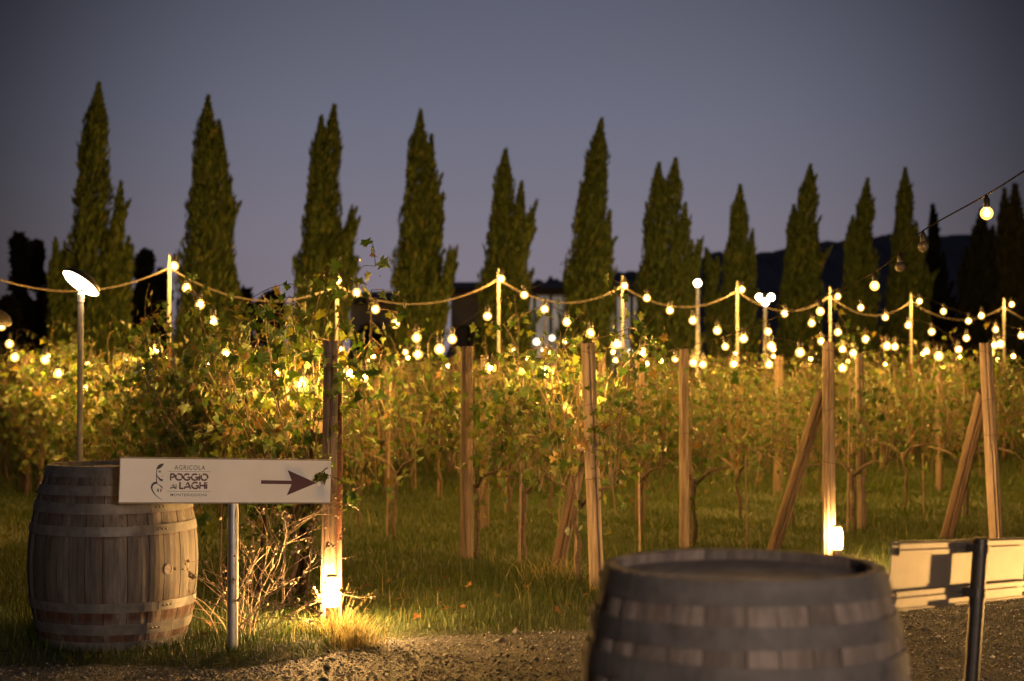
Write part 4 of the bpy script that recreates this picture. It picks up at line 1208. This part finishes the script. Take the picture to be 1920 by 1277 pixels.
def build_grass():
    rng = np.random.default_rng(11)
    N = 330000
    y = 7.0 + 13 * rng.random(N) ** 1.9
    x = rng.uniform(-1, 1, N) * (y * .345 + .5)
    e = edge(x)
    dist = y - e
    patch = np.sin(x * 2.1 + y) * np.sin(y * 1.7 - x) + rng.normal(0, .5, N)
    keep = (dist > rng.normal(.02, .05, N)) & (rng.random(N) < np.clip(.45 + .9 * dist, 0, 1)) & (patch > -1.1)
    x, y, dist, patch = x[keep], y[keep], dist[keep], patch[keep]
    h = rng.uniform(.015, .042, len(x)) * (1 + .7 * np.clip(dist, 0, .6)) * (1 + .35 * np.clip(patch, 0, 2))
    # longer growth round post feet, barrel and along the rows
    for (cx, cy, r, m) in ((pl.x, pl.y, .55, 1.5), (gx(436, 7.56), 7.56, .25, 1.3), (gx(1105, 9.9), 9.9, .5, 1.5), (gx(1000, 10.2), 10.2, .6, 1.5), (gx(620, 8), 8.0, .35, 1.5)):
        h *= 1 + (m - 1) * np.exp(-((x - cx) ** 2 + (y - cy) ** 2) / r ** 2)
    w = rng.uniform(.002, .0048, len(x)) * np.clip(y / 8, 1, 2.2)
    tag(link('grass', blades(x, y, h, w, rng, M['grass'], 'grass')), 'short green grass covering the verge and the vineyard alleys', 'grass', kind='stuff')
    N = 60000
    y = rng.uniform(18, 34, N); x = rng.uniform(-1, 1, N) * (y * .34 + .5)
    tag(link('grass', blades(x, y, rng.uniform(.05, .13, N), rng.uniform(.008, .018, N), rng, M['grass'], 'far_grass', np.zeros(N))), 'rough grass between the farther vine rows', 'grass', kind='stuff')
    # long dry blades
    N = 800
    y = 7.4 + 7 * rng.random(N) ** 1.5; x = rng.uniform(-1, 1, N) * y * .34
    k = (y - edge(x)) > .15; x, y = x[k], y[k]
    tag(link('grass', blades(x, y, rng.uniform(.07, .20, len(x)), rng.uniform(.0016, .003, len(x)), rng, M['drygrass'], 'long_grass', None, .8)), 'scattered long pale grass stalks on the verge', 'grass', kind='stuff')
build_grass()
def tuft(px, d, n, hmin, hmax, spread, label, seed):
    rng = np.random.default_rng(seed)
    p = at(px, 1200, d)
    x = rng.normal(0, spread, n); y = rng.normal(0, spread * .6, n) 
    me = blades(x, y, rng.uniform(hmin, hmax, n), rng.uniform(.0026, .0055, n), rng, M['drygrass'], 'blades', np.zeros(n), 1.0)
    o = link('grass_tuft', me); o.location = (p.x, p.y, 0)
    tag(o, label, 'grass')
tuft(660, 7.92, 420, .05, .20, .075, 'bright dry grass tuft right of the glowing bollard by the arrow sign', 1)
tuft(590, 7.98, 260, .05, .16, .055, 'dry grass tuft left of the glowing bollard by the arrow sign', 2)
tuft(634, 8.02, 40, .18, .34, .025, 'tall thin grass stalks standing behind the glowing bollard', 3)
tuft(1530, 10.5, 90, .06, .20, .05, 'dry grass tuft left of the bollard behind the near barrel', 4)
tuft(1602, 10.5, 120, .06, .18, .04, 'dry grass tuft right of the bollard behind the near barrel', 5)
tuft(1050, 10.2, 160, .08, .24, .14, 'long dry grass at the foot of the pale brace', 6)
def dry_shrub():
    r = random.Random(4)
    p = at(462, 1190, 7.98)
    t = thing('dry_shrub', 'tangled dry brown shrub between the left barrel and the bollard', 'shrub', (p.x, p.y, 0))
    tw, sd = MB(), MB()
    def grow(q, d, L, rad, depth):
        n = max(3, int(L / .05)); pts = [q.copy()]
        for k in range(n):
            d = (d + Vector((r.uniform(-.25, .25), r.uniform(-.25, .25), r.uniform(-.16, .14)))).normalized()
            q = q + d * (L / n); q.z = max(q.z, .01); pts.append(q.copy())
            if depth < 3 and k > 0 and r.random() < (.62 if depth == 0 else .55):
                dd = (d + Vector((r.uniform(-1, 1), r.uniform(-.8, .8), r.uniform(-.5, .7)))).normalized()
                grow(q.copy(), dd, L * r.uniform(.28, .5), rad * .6, depth + 1)
            if depth >= 2 and r.random() < .35:
                sd.box(q, (r.uniform(.006, .014),) * 3, Matrix.Rotation(r.uniform(0, 3), 3, (1, r.random(), .3)))
        tw.tube(pts, [rad * (1 - .55 * k / n) for k in range(n + 1)], 4, False)
    for k in range(15):
        b = Vector((r.uniform(-.12, .05), r.uniform(-.1, .1), 0))
        grow(b, Vector((r.uniform(-.25, .9), r.uniform(-.35, .35), r.uniform(.35, 1.1))).normalized(), r.uniform(.45, .75), .0045, 0)
    tw.build('twigs', M['dry'], t); s = sd.build('seed_heads', M['dry'], t); s['kind'] = 'stuff'
dry_shrub()
rg = random.Random(8)
for k in range(34):
    px = rg.uniform(640, 1120) if k < 24 else rg.uniform(260, 620)
    d = rg.uniform(8.5, 10.6) if k < 24 else rg.uniform(7.6, 8.2)
    if k == 0: px, d = 872, 9.0
    o = link('fallen_leaf', FALL_MESH[k % 4]); x = gx(px, d)
    o.location = (x, d, float(gh(np.array(x), np.array(d))) + .035); s = rg.uniform(.03, .055)
    o.scale = (s, s, s); o.rotation_euler = (rg.uniform(-.6, .6), rg.uniform(-.6, .6), rg.uniform(0, 6.28))
    tag(o, 'small orange brown vine leaf lying on the grass', 'leaf', 'fallen leaves on the verge')
